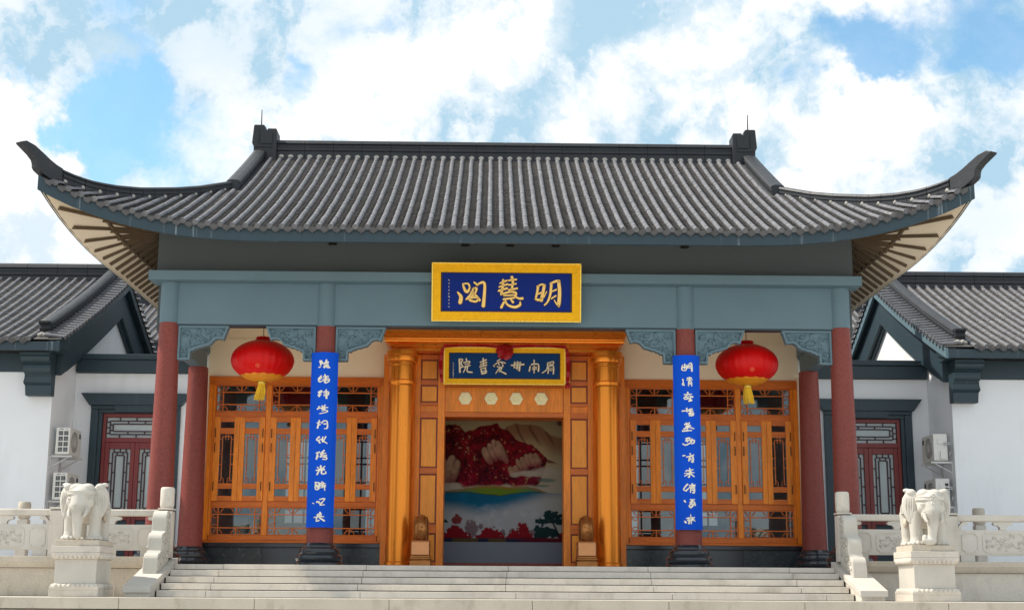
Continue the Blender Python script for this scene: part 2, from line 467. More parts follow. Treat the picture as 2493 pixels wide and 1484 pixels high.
# ------------------------------------------------------------------ generic builders
def stroke(mb, pts, ws, to3, lift=0.0):
    """brush stroke: 2-D points with widths, to3(u, v, h) -> xyz; a low rounded ribbon with pointed-round ends"""
    P = [Vector((a, b)) for a, b in pts]
    # resample with a Catmull-Rom curve
    if len(P) > 2:
        q, w2 = [], []
        for i in range(len(P)-1):
            p0, p1, p2, p3 = P[max(i-1, 0)], P[i], P[i+1], P[min(i+2, len(P)-1)]
            for k in range(4):
                t = k/4
                q.append(0.5*((2*p1) + (p2-p0)*t + (2*p0-5*p1+4*p2-p3)*t*t + (3*p1-p0-3*p2+p3)*t**3))
                w2.append(ws[i]*(1-t)+ws[i+1]*t)
        q.append(P[-1]); w2.append(ws[-1])
    else:
        q, w2 = [], []
        for k in range(5):
            t = k/4
            q.append(P[0].lerp(P[-1], t)); w2.append(ws[0]*(1-t)+ws[-1]*t)
    m = len(q)
    d0 = (q[1]-q[0]).normalized(); d1 = (q[-1]-q[-2]).normalized()
    q = [q[0]-d0*w2[0]*.35] + q + [q[-1]+d1*w2[-1]*.35]
    w2 = [w2[0]*.45] + w2 + [w2[-1]*.40]
    m = len(q)
    vs = []
    for i in range(m):
        d = (q[min(i+1, m-1)]-q[max(i-1, 0)]).normalized()
        n = Vector((-d.y, d.x))
        h = w2[i]/2
        a, b = q[i]+n*h, q[i]-n*h
        vs += [to3(a.x, a.y, lift), to3(b.x, b.y, lift), to3(a.x, a.y, lift+.012), to3(b.x, b.y, lift+.012)]
    fs = []
    for i in range(m-1):
        k = i*4
        fs += [(k+2, k+3, k+7, k+6), (k, k+2, k+6, k+4), (k+1, k+5, k+7, k+3)]
    fs += [(0, 1, 3, 2), ((m-1)*4, (m-1)*4+2, (m-1)*4+3, (m-1)*4+1)]
    mb.add(vs, fs)

def swirls(mb, inside, box, to3, seed, n=16, r=.012, sc=1.0):
    """carved relief: spirals, waves and leaves laid on a face as low ridges"""
    rnd = random.Random(seed)
    u0, u1, v0, v1 = box
    placed = []
    tries = 0
    while len(placed) < n and tries < 400:
        tries += 1
        c = (rnd.uniform(u0, u1), rnd.uniform(v0, v1))
        R_ = rnd.uniform(.05, .10)*sc
        if not inside(c[0], c[1], R_*.8):
            continue
        if any((c[0]-a)**2+(c[1]-b)**2 < (0.75*(R_+s))**2 for a, b, s in placed):
            continue
        placed.append((c[0], c[1], R_))
        kind = rnd.random()
        a0 = rnd.uniform(0, 6.28); sg = rnd.choice((-1, 1))
        pts = []
        if kind < .55:
            for k in range(11):
                t = k/10
                a = a0+sg*t*7.0
                rr = R_*(1-.82*t)
                pts.append((c[0]+rr*math.cos(a), c[1]+rr*math.sin(a)))
        else:
            for k in range(8):
                t = k/7-.5
                x = t*2.2*R_; y = sg*math.sin(t*6.5)*R_*.45
                pts.append((c[0]+x*math.cos(a0)-y*math.sin(a0), c[1]+x*math.sin(a0)+y*math.cos(a0)))
        q = [to3(a, b, 0.0) for a, b in pts]
        m = len(q)
        rad = [r*(.55+.9*math.sin(math.pi*(i+.6)/(m+.2))) for i in range(m)]
        mb.tube(q, rad, 5)

# roof tile unit meshes (y runs uphill, z away from the roof)
def cover_mesh(r, L, end=False):
    mb = MB()
    n = 6
    vs, fs = [], []
    for y, k, dz in ((0, 1.0, .003), (L*1.03, .975, 0)):
        for i in range(n+1):
            a = math.pi*i/n
            vs.append((r*k*math.cos(a), y, r*k*math.sin(a)+dz))
    for i in range(n):
        fs.append((i, n+1+i, n+2+i, i+1))
    mb.add(vs, fs)
    mb.add([(r*math.cos(math.pi*i/n), 0, r*math.sin(math.pi*i/n)+.003) for i in range(n+1)], [tuple(range(n+1))])
    if end:
        vs = []
        for rr, y in ((r*1.10, .0), (r*1.10, -.03), (r*.82, -.034), (r*.78, -.024)):
            for i in range(12):
                a = 2*math.pi*i/12
                vs.append((rr*math.cos(a), y, rr*math.sin(a)+.01))
        fs = []
        for j in range(3):
            for i in range(12):
                fs.append((j*12+i, j*12+(i+1) % 12, (j+1)*12+(i+1) % 12, (j+1)*12+i))
        fs.append(tuple(36+i for i in range(12)))
        mb.add(vs, fs)
    return mb
def pan_mesh(w, L):
    mb = MB()
    n = 4
    vs, fs = [], []
    for y, dz in ((0, .026), (L*1.6, .0)):
        for i in range(n+1):
            t = 2*i/n-1
            vs.append((t*w/2, y, dz-.012+.034*t*t))
    for i in range(n+1):
        t = 2*i/n-1
        vs.append((t*w/2, .004, .026-.012-.022+.034*t*t))
    for i in range(n):
        fs.append((i, i+1, n+2+i, n+1+i))
        fs.append((2*(n+1)+i, 2*(n+1)+i+1, i+1, i))
    return mb.add(vs, fs)
def drip_mesh(w):
    mb = MB()
    # hanging tongue under each pan row: rounded and pointed
    prof = [(-w/2, .03), (-w*.30, .006), (0, -.004), (w*.30, .006), (w/2, .03), (w*.47, -.035), (w*.33, -.065), (w*.14, -.082), (0, -.105), (-w*.14, -.082), (-w*.33, -.065), (-w*.47, -.035)]
    mb.prism(prof, lambda u, v, t: (u, t-.2*v-.02, v), 0.0, .018)
    mb.prism([(u*.80, v*.74-.008) for u, v in prof], lambda u, v, t: (u, t-.2*v-.02, v), -.006, 0.0)
    return mb
def mesh_of(mb, name, mt, smooth=40):
    me = mb.mesh(name, Vector((0, 0, 0)), smooth)
    me.materials.append(mt)
    return me
def path_frames(pts, side, step, skip_end=0.0):
    """frames along a polyline from the eave up: list of (4x4 matrix, step length)"""
    P = [Vector(p) for p in pts]
    seg = [(P[i+1]-P[i]).length for i in range(len(P)-1)]
    tot = sum(seg)-skip_end
    n = max(1, int(round(tot/step)))
    st = tot/n
    out_ = []
    i, acc = 0, 0.0
    side = Vector(side)
    for k in range(n):
        s = k*st
        while i < len(seg)-1 and acc+seg[i] < s:
            acc += seg[i]; i += 1
        d = (P[i+1]-P[i]).normalized()
        p = P[i]+d*(s-acc)
        nn = side.cross(d).normalized()
        sx = d.cross(nn).normalized()
        m = Matrix((sx, d, nn)).transposed().to_4x4()
        m.translation = p
        out_.append((m, st))
    return out_
def mass(name, me, mats, mt, parent, smooth=40):
    """many copies of a unit mesh joined in one object (stuff)"""
    v = np.array([tuple(x.co) for x in me.vertices])
    fs = [tuple(p.vertices) for p in me.polygons]
    n = len(v)
    V, F = [], []
    org = ORG[parent]
    for i, m in enumerate(mats):
        A = np.array(m)
        V.append(v@A[:3, :3].T+A[:3, 3]-np.array(org))
        F += [tuple(a+i*n for a in f) for f in fs]
    nm = bpy.data.meshes.new(name)
    nm.from_pydata(np.concatenate(V).tolist(), [], F)
    nm.update()
    nm.materials.append(mt)
    nm.polygons.foreach_set('use_smooth', [True]*len(nm.polygons))
    nm.set_sharp_from_angle(angle=R(smooth))
    o = bpy.data.objects.new(name, nm)
    COL.objects.link(o)
    o.parent = parent
    o['kind'] = 'stuff'
    return o
def jit(m, rnd, a=.003, rot=.012):
    return m @ Matrix.Rotation(rnd.uniform(-rot, rot), 4, 'Z') @ Matrix.Translation((rnd.uniform(-a, a), 0, rnd.uniform(-a, a)*.7))
def tile_roof(parent, cover_paths, pan_paths, side, pitch, limit=300, seed=1, keyx=None, cstep=.27, pstep=.115):
    rnd = random.Random(seed)
    r = pitch*.215
    up = Matrix.Translation((0, 0, .018))
    cov, pan, drips = [], [], []
    for pts in cover_paths:
        for k, (m, st) in enumerate(path_frames(pts, side, cstep)):
            cov.append((k, m @ up, st))
    for pts in pan_paths:
        for k, (m, st) in enumerate(path_frames(pts, side, pstep)):
            if k == 0: drips.append(m)
            pan.append((k, m, st))
    me_end = mesh_of(cover_mesh(r, cstep, True), 'cover_tile_end', M['tile'])
    me_cov = mesh_of(cover_mesh(r, cstep), 'cover_tile', M['tile'])
    me_pan = mesh_of(pan_mesh(pitch*.86, pstep), 'pan_tile', M['pan'])
    me_drip = mesh_of(drip_mesh(pitch*.82), 'drip_tile', M['drip'])
    cov.sort(key=lambda c: (c[0], abs(c[1].translation.x)))
    pan.sort(key=lambda c: (c[0], abs(c[1].translation.x)))
    rest = []
    for i, (k, m, st) in enumerate(cov):
        m = jit(m, rnd) @ Matrix.Diagonal((1, st/cstep, 1, 1))
        if i < limit:
            piece('cover_tile', me_end if k == 0 else me_cov, m, parent)
        else:
            rest.append(m)
    if rest: mass('cover_tile_field', me_cov, rest, M['tile'], parent)
    rest = []
    for i, (k, m, st) in enumerate(pan):
        m = jit(m, rnd, .004, .03)
        if i < limit: piece('pan_tile', me_pan, m, parent)
        else: rest.append(m)
    if rest: mass('pan_tile_field', me_pan, rest, M['pan'], parent, 60)
    for m in drips[:300]:
        # the tongue hangs plumb
        p = m.translation
        d = m.to_3x3() @ Vector((0, 1, 0)); d.z = 0; d.normalize()
        q = Matrix((Vector(side), d, Vector((0, 0, 1)))).transposed().to_4x4()
        q.translation = p + Vector((0, 0, .012))
        piece('drip_tile', me_drip, q, parent)
def ridge_blocks(parent, stations, w, name='ridge_block', mt=None, gap=.004, cap=True):
    """stations: (bottom point, top point) pairs along a ridge; one block between each two, with a rolled cap and a groove"""
    mt = mt or M['ridge']
    core = MB()
    for (b0, t0), (b1, t1) in zip(stations, stations[1:]):
        b0, t0, b1, t1 = map(Vector, (b0, t0, b1, t1))
        h = Vector((b1.x-b0.x, b1.y-b0.y, 0)).normalized(); s = Vector((-h.y, h.x, 0))*(w*.30)
        u0, u1 = b0.lerp(t0, .93), b1.lerp(t1, .93)
        core.hexa([b0-s, b0+s, b1+s, b1-s, u0-s, u0+s, u1+s, u1-s])
    core.build(name.replace('block', 'core'), M['ridge'], parent)
    for i in range(len(stations)-1):
        (b0, t0), (b1, t1) = stations[i], stations[i+1]
        b0, t0, b1, t1 = map(Vector, (b0, t0, b1, t1))
        d = (b1-b0); L = d.length
        e = gap/max(L, .01)
        b0, b1 = b0.lerp(b1, e), b0.lerp(b1, 1-e)
        t0, t1 = t0.lerp(t1, e), t0.lerp(t1, 1-e)
        h = Vector((d.x, d.y, 0)).normalized()
        s = Vector((-h.y, h.x, 0))
        mb = MB()
        # section: (sideways in half widths, height fraction)
        sec = [(-1.0, 0), (-1.0, .18), (-.78, .22), (-.78, .46), (-.92, .50), (-.92, .62), (-.74, .66), (-.74, .76), (-.98, .80), (-.80, .93), (-.35, 1.0),
               (.35, 1.0), (.80, .93), (.98, .80), (.74, .76), (.74, .66), (.92, .62), (.92, .50), (.78, .46), (.78, .22), (1.0, .18), (1.0, 0)]
        vs = [b0.lerp(t0, f)+s*(u*w/2) for u, f in sec]+[b1.lerp(t1, f)+s*(u*w/2) for u, f in sec]
        n = len(sec)
        fs = [tuple(range(n)), tuple(range(2*n-1, n-1, -1))]+[(k, n+k, n+(k+1) % n, (k+1) % n) for k in range(n)]
        mb.add(vs, fs)
        mb.build(name, mt, parent)
# ================================================================== the ground, terrace, steps
FL = -0.03
rnd = random.Random(3)
g = MB(); g.add([(-600, -600, -1.95), (600, -600, -1.95), (600, 600, -1.95), (-600, 600, -1.95)], [(0, 1, 2, 3)])
tag(g.build('ground', M['ground']), kind='structure')
TER = -0.5625
te = MB()
te.box(-30, 30, -4.45, -1.95, -1.94, TER-.012)
terrace = tag(te.build('terrace', M['joint']), kind='structure')
# coping stones along its front edge, two courses
x = -16.0
while x < 16:
    L = 2.06 + rnd.uniform(-.08, .08)
    MB().box(x+.003, x+L-.003, -4.60, -3.80, TER-.165, TER).build('coping_stone', M['granite_warm'], terrace, bev=.008)
    x += L
x = -16.4
while x < 16:
    L = 1.5 + rnd.uniform(-.2, .2)
    MB().box(x+.004, x+L-.004, -4.52, -4.3, TER-.60, TER-.183).build('facing_stone', M['granite_warm'], terrace)
    MB().box(x+.004, x+L-.004, -4.52, -4.3, -1.94, TER-.608).build('facing_stone', M['granite_warm'], terrace)
    x += L
# terrace paving slabs
for j in range(3):
    x = -14.0 + (j % 2)*.5
    while x < 14:
        MB().box(x+.003, x+.995-.003, -3.797+j*.62, -3.797+(j+1)*.62-.004, TER-.05, TER-.002+rnd.uniform(-.001, .001)).build('paving_slab', M['paving'], terrace)
        x += .995

# the hall's stone platform
pf = MB()
pf.box(-5.6, 5.6, -1.66, 10.5, -.6, FL-.05)
pf.box(-30, -5.6, -1.78, 16, -1.9, FL-.05)
pf.box(5.6, 30, -1.78, 16, -1.9, FL-.05)
platform = tag(pf.build('platform', M['joint']), kind='structure')
for j in range(15):
    y0 = -1.63 + j*.8
    for i in range(40):
        x0 = -20+i*1.0 + (j % 2)*.4
        if j > 6 and abs(x0) > 13: continue
        if y0 < -1.2 and abs(x0+.5) > 5.0: continue
        MB().box(x0+.002, x0+.998, y0+.002, y0+.798, FL-.05, FL).build('floor_slab', M['paving'], platform)

# steps
tops = [FL, -.125, -.235, -.345, -.455]
ys = [-2.0, -2.3, -2.6, -2.9, -3.2]
sb = MB()
sb.box(-5.55, 5.55, -1.97, -1.5, TER-.01, tops[0]-.10)
for k in range(1, 5):
    sb.box(-5.55, 5.55, ys[k]+.03, ys[k-1]+.04, TER-.01, tops[k]-.02)
steps = tag(sb.build('steps', M['joint']), kind='structure')
for k in range(5):
    zb = tops[k+1] if k < 4 else TER
    off = [-.62, -.66, -.70, -.74, -.80][k]
    x = -5.5
    edges = [-5.5]
    e = -5.5 + 1.0 + off*.3
    while e < 5.2:
        edges.append(e + rnd.uniform(-.02, .02)); e += 2.36 if k != 4 else 2.45
    edges.append(5.5)
    for a, b in zip(edges, edges[1:]):
        y1 = (ys[k-1]+.10) if k else -1.635
        MB().box(a+.003, b-.003, ys[k], y1, zb+.012 if k < 4 else zb+.003, tops[k]+rnd.uniform(-.002, .002)).build('step_slab', M['granite'], steps, bev=.006)

# ================================================================== side balustrades
def balustrade(mx, label):
    th = thing('balustrade', label, 'balustrade', (mx*7.5, -1.9, -.56), 'stone balustrades either side of the steps')
    def B(): return MB(mx)
    base = B().box(5.95, 14, -1.86, -1.72, TER-.02, -.02).build('retaining_wall', M['joint'], th)
    xs = [5.96, 7.35, 8.9, 10.45, 12.0, 13.55]
    for a, b in zip(xs, xs[1:]):
        B().box(a+.003, b-.003, -1.98, -1.85, TER+.002, -.105).build('wall_block', M['granite_warm'] if mx < 0 else M['granite'], base, bev=.006)
    for a, b in zip(xs, xs[1:]):
        c = B()
        prof = [(-2.02, -.10), (-2.05, -.06), (-2.08, .0), (-2.08, .085), (-1.66, .085), (-1.66, -.10)]
        c.prism(prof, lambda u, v, w: (w, u, v), a+.002-.02, b-.002-.02)
        c.build('coping', M['granite_warm'], th, bev=.005)
    # newel posts with drum heads
    posts = [5.70, 7.50, 9.30, 11.10, 12.90]
    for px in posts:
        head_ = px == 5.70
        q = B(); q.box(px-.115, px+.115, -2.0, -1.77, .07, .84)
        q.box(px-.125, px+.125, -2.01, -1.76, .86, .89)
        pb = q.build('newel_post', M['granite'], th, bev=.008)
        if not head_: continue
        h = B(); h.lathe([(.09, .885), (.105, .90), (.115, .925), (.118, .96), (.118, 1.19), (.112, 1.225), (.095, 1.24)], (px, -1.885, 0), 20)
        h.build('post_head', M['granite'], pb, smooth=40)
    for a, b in zip(posts, posts[1:]):
        a += .117; b -= .117
        r = B(); r.box(a, b, -1.955, -1.815, .755, .865)
        r.build('rail', M['granite'], th, bev=.02)
        # panel board with raised frame and carving
        p = B()
        p.box(a, b, -1.925, -1.835, .19, .615)
        pn = p.build('panel', M['stone_carved'], th, bev=.004)
        fr = B()
        cx = (a+b)/2
        def octo(c, hw, z0, z1, ch, t):
            o = [(c-hw+ch, z0), (c+hw-ch, z0), (c+hw-ch, z0+ch*.5), (c+hw, z0+ch), (c+hw, z1-ch), (c+hw-ch, z1-ch*.5), (c+hw-ch, z1), (c-hw+ch, z1), (c-hw+ch, z1-ch*.5), (c-hw, z1-ch), (c-hw, z0+ch), (c-hw+ch, z0+ch*.5)]
            n = len(o)
            i_ = [(c+(u-c)*(1-t/hw), (z0+z1)/2+(v-(z0+z1)/2)*(1-t*2/(z1-z0))) for u, v in o]
            vs = [(u, -1.938, v) for u, v in o]+[(u, -1.938, v) for u, v in i_]+[(u, -1.924, v) for u, v in o]+[(u, -1.924, v) for u, v in i_]
            fs = []
            for k in range(n):
                k2 = (k+1) % n
                fs += [(k, k2, n+k2, n+k), (2*n+k, k, k2, 2*n+k2)[0:4], (n+k, n+k2, 3*n+k2, 3*n+k)]
            fr.add(vs, fs)
        hw = (b-a)/2
        octo(cx, hw*.46, .23, .575, .05, .022)
        octo(a+hw*.27, hw*.18, .23, .575, .05, .018)
        octo(b-hw*.27, hw*.18, .23, .575, .05, .018)
        fr.build('panel_moulding', M['stone_carved'], pn)
        cv = B()
        swirls(cv, lambda u, v, r_: abs(u-cx) < hw*.40-r_*.6 and .27+r_*.6 < v < .535-r_*.6, (cx-hw*.4, cx+hw*.4, .26, .54), lambda u, v, h: (u, -1.928-h, v), int(px*10), 16, .011, .62)
        cv.build('carved_relief', M['stone_carved'], pn, smooth=60)
        # foot blocks and cloud-shaped supports between rail and panel
        for fx in (a+.16, b-.16):
            B().box(fx-.12, fx+.12, -1.92, -1.84, .087, .19).build('foot_block', M['stone_carved'], th)
        for fx in (cx, a+.02, b-.02):
            s = B()
            pr = [(-.05, .616), (-.055, .66), (-.09, .685), (-.14, .69), (-.165, .715), (-.15, .742), (-.08, .754), (.08, .754), (.15, .742), (.165, .715), (.14, .69), (.09, .685), (.055, .66), (.05, .616)]
            lo, hi = (-1, 1)
            if fx < cx: pr = [(max(u, 0), v) for u, v in pr if u > -.06]
            if fx > cx: pr = [(min(u, 0), v) for u, v in pr if u < .06]
            s.prism(pr, lambda u, v, w: (fx+u, w, v), -1.93, -1.84)
            s.build('cloud_support', M['stone_carved'], th)
    return th
balustrade(-1, 'pale stone balustrade with carved panels left of the steps')
balustrade(1, 'pale stone balustrade with carved panels right of the steps')

def stair_side(mx, label):
    th = thing('stair_parapet', label, 'parapet', (mx*5.75, -2.9, TER), 'sloping parapets closing the steps')
    def B(): return MB(mx)
    x0, x1 = 5.50, 5.93
    # sloping slab from the platform edge to the terrace, with its squared front end
    def zs(y): return .075 + (y+1.75)*.257
    s = B()
    poly = [(-1.75, zs(-1.75)), (-3.60, zs(-3.6)), (-3.60, zs(-3.6)-.095), (-1.75, zs(-1.75)-.12)]
    s.prism(poly, lambda u, v, w: (w, u, v), x0, x1)
    s.build('sloping_slab', M['marble'], th, bev=.006)
    s = B()
    poly = [(-1.76, zs(-1.76)-.122), (-3.55, zs(-3.55)-.10), (-3.55, TER), (-1.76, TER)]
    s.prism(poly, lambda u, v, w: (w, u, v), x0+.025, x1-.03)
    s.build('side_wall', M['granite'], th, bev=.004)
    # carved scroll slab standing on the slope
    def arc(cy, cz, r, a0, a1, n):
        return [(cy+r*math.cos(R(a0+(a1-a0)*k/n)), cz+r*math.sin(R(a0+(a1-a0)*k/n))) for k in range(n+1)]
    top = [(-2.01, .80)] + arc(-2.17, .68, .155, 60, 178, 9) + [(-2.335, .50)] + arc(-2.44, .34, .125, 72, 178, 7) + [(-2.575, .18)] + arc(-2.67, .01, .125, 68, 178, 7) + [(-2.81, -.10), (-2.815, zs(-2.815)-.002), (-2.01, zs(-2.01)-.002)]
    s = B()
    s.prism(top, lambda u, v, w: (w, u, v), 5.60, 5.83)
    sl = s.build('scroll_slab', M['marble'], th, bev=.012)
    # raised rim and carving on both flat faces
    def ztop(y):
        best = None
        for (a, b), (c, d) in zip(top, top[1:]):
            if min(a, c) <= y <= max(a, c) and abs(a-c) > 1e-6:
                z = b+(d-b)*(y-a)/(c-a)
                best = z if best is None else max(best, z)
        return best if best is not None else -9
    for xx, sg in ((5.60, -1), (5.83, 1)):
        cv = B()
        swirls(cv, lambda u, v, r_: zs(u)+.05+r_*.9 < v < ztop(u)-.04-r_*.9 and ztop(u-r_) > v+.03, (-2.75, -2.05, -.15, .8), lambda u, v, h: (xx+sg*h, u, v), 5+sg, 44, .014, .62)
        cv.build('carved_relief', M['marble'], sl, smooth=60)
        rim = B()
        pts = [(u+.03 if u < -2.05 else u, v-.03) for u, v in top[:-2]]
        rim.tube([(xx, u, v) for u, v in pts], .008, 5)
        rim.build('rim_moulding', M['marble'], sl, smooth=60)
    return th
stair_side(-1, 'white stone stair parapet with carved scroll slab left of the steps')
stair_side(1, 'white stone stair parapet with carved scroll slab right of the steps')

# posts of a second balustrade beside the wings
for mx, lab in ((-1, 'round grey stone post head showing above the left balustrade'), (1, 'round grey stone post head showing above the right balustrade')):
    th = thing('stone_post', lab, 'post', (mx*9.22, 1.6, FL), 'grey stone posts beside the wings')
    MB(mx).box(9.12, 9.32, 1.5, 1.7, FL, .86).build('shaft', M['granite'], th, bev=.01)
    MB(mx).lathe([(.09, .86), (.115, .89), (.118, .93), (.118, 1.16), (.10, 1.19)], (9.22, 1.6, 0), 18).build('head', M['granite_warm'], th, smooth=40)

# ================================================================== the hall
hall = thing('hall', 'one-storey hall with upswept grey tiled roof and red columns', 'hall', (0, 3, FL))
B = MB
# ---- roof geometry
PITCH = 0.2128
def lift_f(x, t):
    u = max(0.0, (abs(x)-4.0)/4.1)
    return .88*u**2.4*max(0.0, 1-t/4.2)**1.2
def zf(x, y):
    t = y+2.0
    return 5.75+.45*t+.0089*t*abs(t)+lift_f(x, t)
def ye(x):
    u = max(0.0, (abs(x)-4.0)/4.1)
    return -2.0-.5*u*u
def yh(x):
    return 1.5-(abs(x)-5.5)*(3.98/2.58)
def zs_(x, y):
    yy = y if y < 4.5 else 9-y
    t = 7.55-abs(x)
    v = max(0.0, (1.5-yy)/4.0)
    return 5.75+.55*t+.08*t*t+.85*v**2.4*max(0.0, 1-t/2.4)**1.2
def xe(y):
    yy = y if y < 4.5 else 9-y
    v = max(0.0, (1.5-yy)/4.0)
    return 7.55+.53*v*v
YR = 4.38
sl = MB()
nX = 84
for sgn in (1, -1):           # front and back slopes
    for i in range(nX):
        xa, xb = -8.07+16.14*i/nX, -8.07+16.14*(i+1)/nX
        rows = []
        for x in (xa, xb):
            y0 = ye(x)
            y1 = YR+.1 if abs(x) <= 5.5 else max(yh(x), y0+.01)
            rows.append([(x, y0+(y1-y0)*k/10, zf(x, y0+(y1-y0)*k/10)) for k in range(11)])
        for k in range(10):
            q = [rows[0][k], rows[1][k], rows[1][k+1], rows[0][k+1]]
            if sgn < 0: q = [(x, 9-y, z) for x, y, z in q][::-1]
            sl.add(q, [(0, 1, 2, 3)])
for mx in (1, -1):            # side slopes
    for j in range(40):
        ya, yb = -2.48+13.96*j/40, -2.48+13.96*(j+1)/40
        rr = []
        for y in (ya, yb):
            yy = y if y < 4.5 else 9-y
            xo = xe(y)
            xi = 5.5 if yy > 1.5 else min(xo-.005, 5.5+(1.5-yy)*2.58/3.98)
            rr.append([(mx*(xo+(xi-xo)*k/5), y, zs_(xo+(xi-xo)*k/5, y)) for k in range(6)])
        for k in range(5):
            sl.add([rr[0][k], rr[1][k], rr[1][k+1], rr[0][k+1]], [(0, 1, 2, 3)])
roof = sl.build('roof', M['pan'], hall, smooth=60)
# ---- front tiles
cov, pan = [], []
nrow = 75
for i in range(nrow+1):
    for half in (0, 1):
        x = (i-nrow/2+half*.5)*PITCH
        if abs(x) > 8.0: continue
        y0 = ye(x)-.035
        if abs(x) < 5.30: y1 = YR-.05
        else:
            y1 = yh(x)-.10
            if abs(x) < 5.62: y1 = 1.25
        if y1-y0 < .10:
            continue
        pts = [(x, y0+(y1-y0)*k/14, zf(x, y0+(y1-y0)*k/14)) for k in range(15)]
        (pan if half else cov).append(pts)
tile_roof(roof, cov, pan, (1, 0, 0), PITCH, seed=2)
# pale mortar where the tile rolls meet the hip ridges
mo = MB()
for pts in cov:
    x, y, z = pts[-1]
    if abs(x) > 5.6:
        mo.ball((x, y+.02, z+.06), (.075, .05, .055), 7, 4)
        mo.ball((x+.07*(1 if x > 0 else -1), y-.06, z+.045), (.06, .05, .045), 6, 4)
mo.build('mortar_pointing', M['mortar'], roof, smooth=60)
# rolls on back and sides, joined
bk = MB()
for pts in cov[::1]:
    bk.tube([(x, 9-y, z+.03) for x, y, z in pts[::3]], .055, 6)
for mx in (1, -1):
    for j in range(66):
        y = -2.5+.1+j*.2128
        if y > 11.4: break
        yy = y if y < 4.5 else 9-y
        xo = xe(y)+.03
        xi = 5.55 if yy > 1.5 else min(xo, 5.5+(1.5-yy)*2.58/3.98+.08)
        if xo-xi < .12: continue
        bk.tube([(mx*(xo+(xi-xo)*k/5), y, zs_(xo+(xi-xo)*k/5, y)+.03) for k in range(6)], .058, 6)
tag(bk.build('cover_tile_field', M['tile'], roof, smooth=60), kind='stuff')
# gable triangles
gb = MB()
for mx in (1, -1):
    poly = [(1.3, 7.0)]+[(1.3+3.2*k/8, zf(0, 1.3+3.2*k/8)) for k in range(9)]+[(9-1.3-3.2*k/8, zf(0, 1.3+3.2*k/8)) for k in range(7, -1, -1)]+[(7.7, 7.0)]
    gb.prism(poly, lambda u, v, w: (w, u, v-.02), mx*5.36, mx*5.48)
gb.build('gable', M['trim'], roof)
# main ridge
st = []
for k in range(17):
    x = -5.12+10.24*k/16
    st.append(((x, 4.5, 8.92), (x, 4.5, 9.44)))
ridge_blocks(roof, st, .34, 'main_ridge_block')
nb = MB()
for pts in cov:
    x, y, z = pts[-1]
    if abs(x) < 5.2:
        nb.ball((x, y+.03, z+.07), (.07, .06, .06), 7, 4)
nb.build('mortar_pointing', M['mortar'], roof, smooth=60)
for mx in (1, -1):
    # square ridge-end ornament with a notch
    poly = [(5.10, 9.62), (5.12, 9.66), (5.31, 9.66), (5.315, 9.62), (5.35, 9.62), (5.36, 9.70), (5.40, 9.745), (5.60, 9.745), (5.62, 9.73), (5.65, 9.32), (5.61, 9.24), (5.60, 8.85), (5.10, 8.85)]
    B(mx).prism(poly, lambda u, v, w: (u, w, v), 4.27, 4.73).build('ridge_ornament', M['ridge'], roof, bev=.02)
    c = B(mx); c.box(5.20, 5.45, 4.245, 4.268, 9.30, 9.56); c.box(5.20, 5.60, 4.25, 4.268, 9.22, 9.27); c.box(5.50, 5.53, 4.25, 4.268, 9.27, 9.66)
    c.build('ornament_relief', M['ridge'], roof)
    B(mx).tube([(5.49, 4.5, 9.74), (5.495, 4.5, 10.17)], [.016, .009], 6).build('lightning_rod', M['iron'], hall)
    # descending ridges, front and back
    for sg in (1, -1):
        st = []
        for k in range(9):
            y = 4.32+(1.36-4.32)*k/8
            yy = y if sg > 0 else 9-y
            st.append(((mx*5.47, yy, zf(0, y)-.05), (mx*5.47, yy, zf(0, y)+.24)))
        ridge_blocks(roof, st, .30, 'descending_ridge_block', M['ridge'])
        hip = [(-5.57, 1.39, 7.57), (-6.03, .676, 7.26), (-6.35, .19, 7.085), (-6.666, -.298, 6.935), (-6.83, -.55, 6.86), (-6.99, -.80, 6.805), (-7.15, -1.04, 6.755), (-7.31, -1.29, 6.72), (-7.45, -1.50, 6.70), (-7.56, -1.684, 6.695), (-7.70, -1.89, 6.705), (-7.83, -2.09, 6.73)]
        st = []
        for x, y, z in hip:
            zb = min(zf(x, y), z-.24)-.04
            yy = y if sg > 0 else 9-y
            st.append(((-mx*x, yy, zb), (-mx*x, yy, z)))
        ridge_blocks(roof, st, .22, 'hip_ridge_block', M['ridge'])
        # upswept horn at the corner
        d = Vector((2.58, -3.98, 0)).normalized()
        O = Vector((7.83, -2.09, 0))
        s_ = Vector((-d.y, d.x, 0))
        poly = [(0, 6.73), (.14, 6.765), (.28, 6.82), (.42, 6.89), (.62, 6.985), (.80, 7.02), (.915, 6.975), (.885, 6.945), (.67, 6.825), (.575, 6.75), (.55, 6.69), (.545, 6.63), (.51, 6.585), (.44, 6.55), (.30, 6.48), (.0, 6.38)]
        def fn(u, v, w, mx=mx, sg=sg):
            p = O+d*u+s_*w
            return (mx*p.x, p.y if sg > 0 else 9-p.y, v)
        h = MB(); h.prism(poly, fn, -.085, .085)
        h.build('corner_horn', M['ridge'], roof, bev=.015)

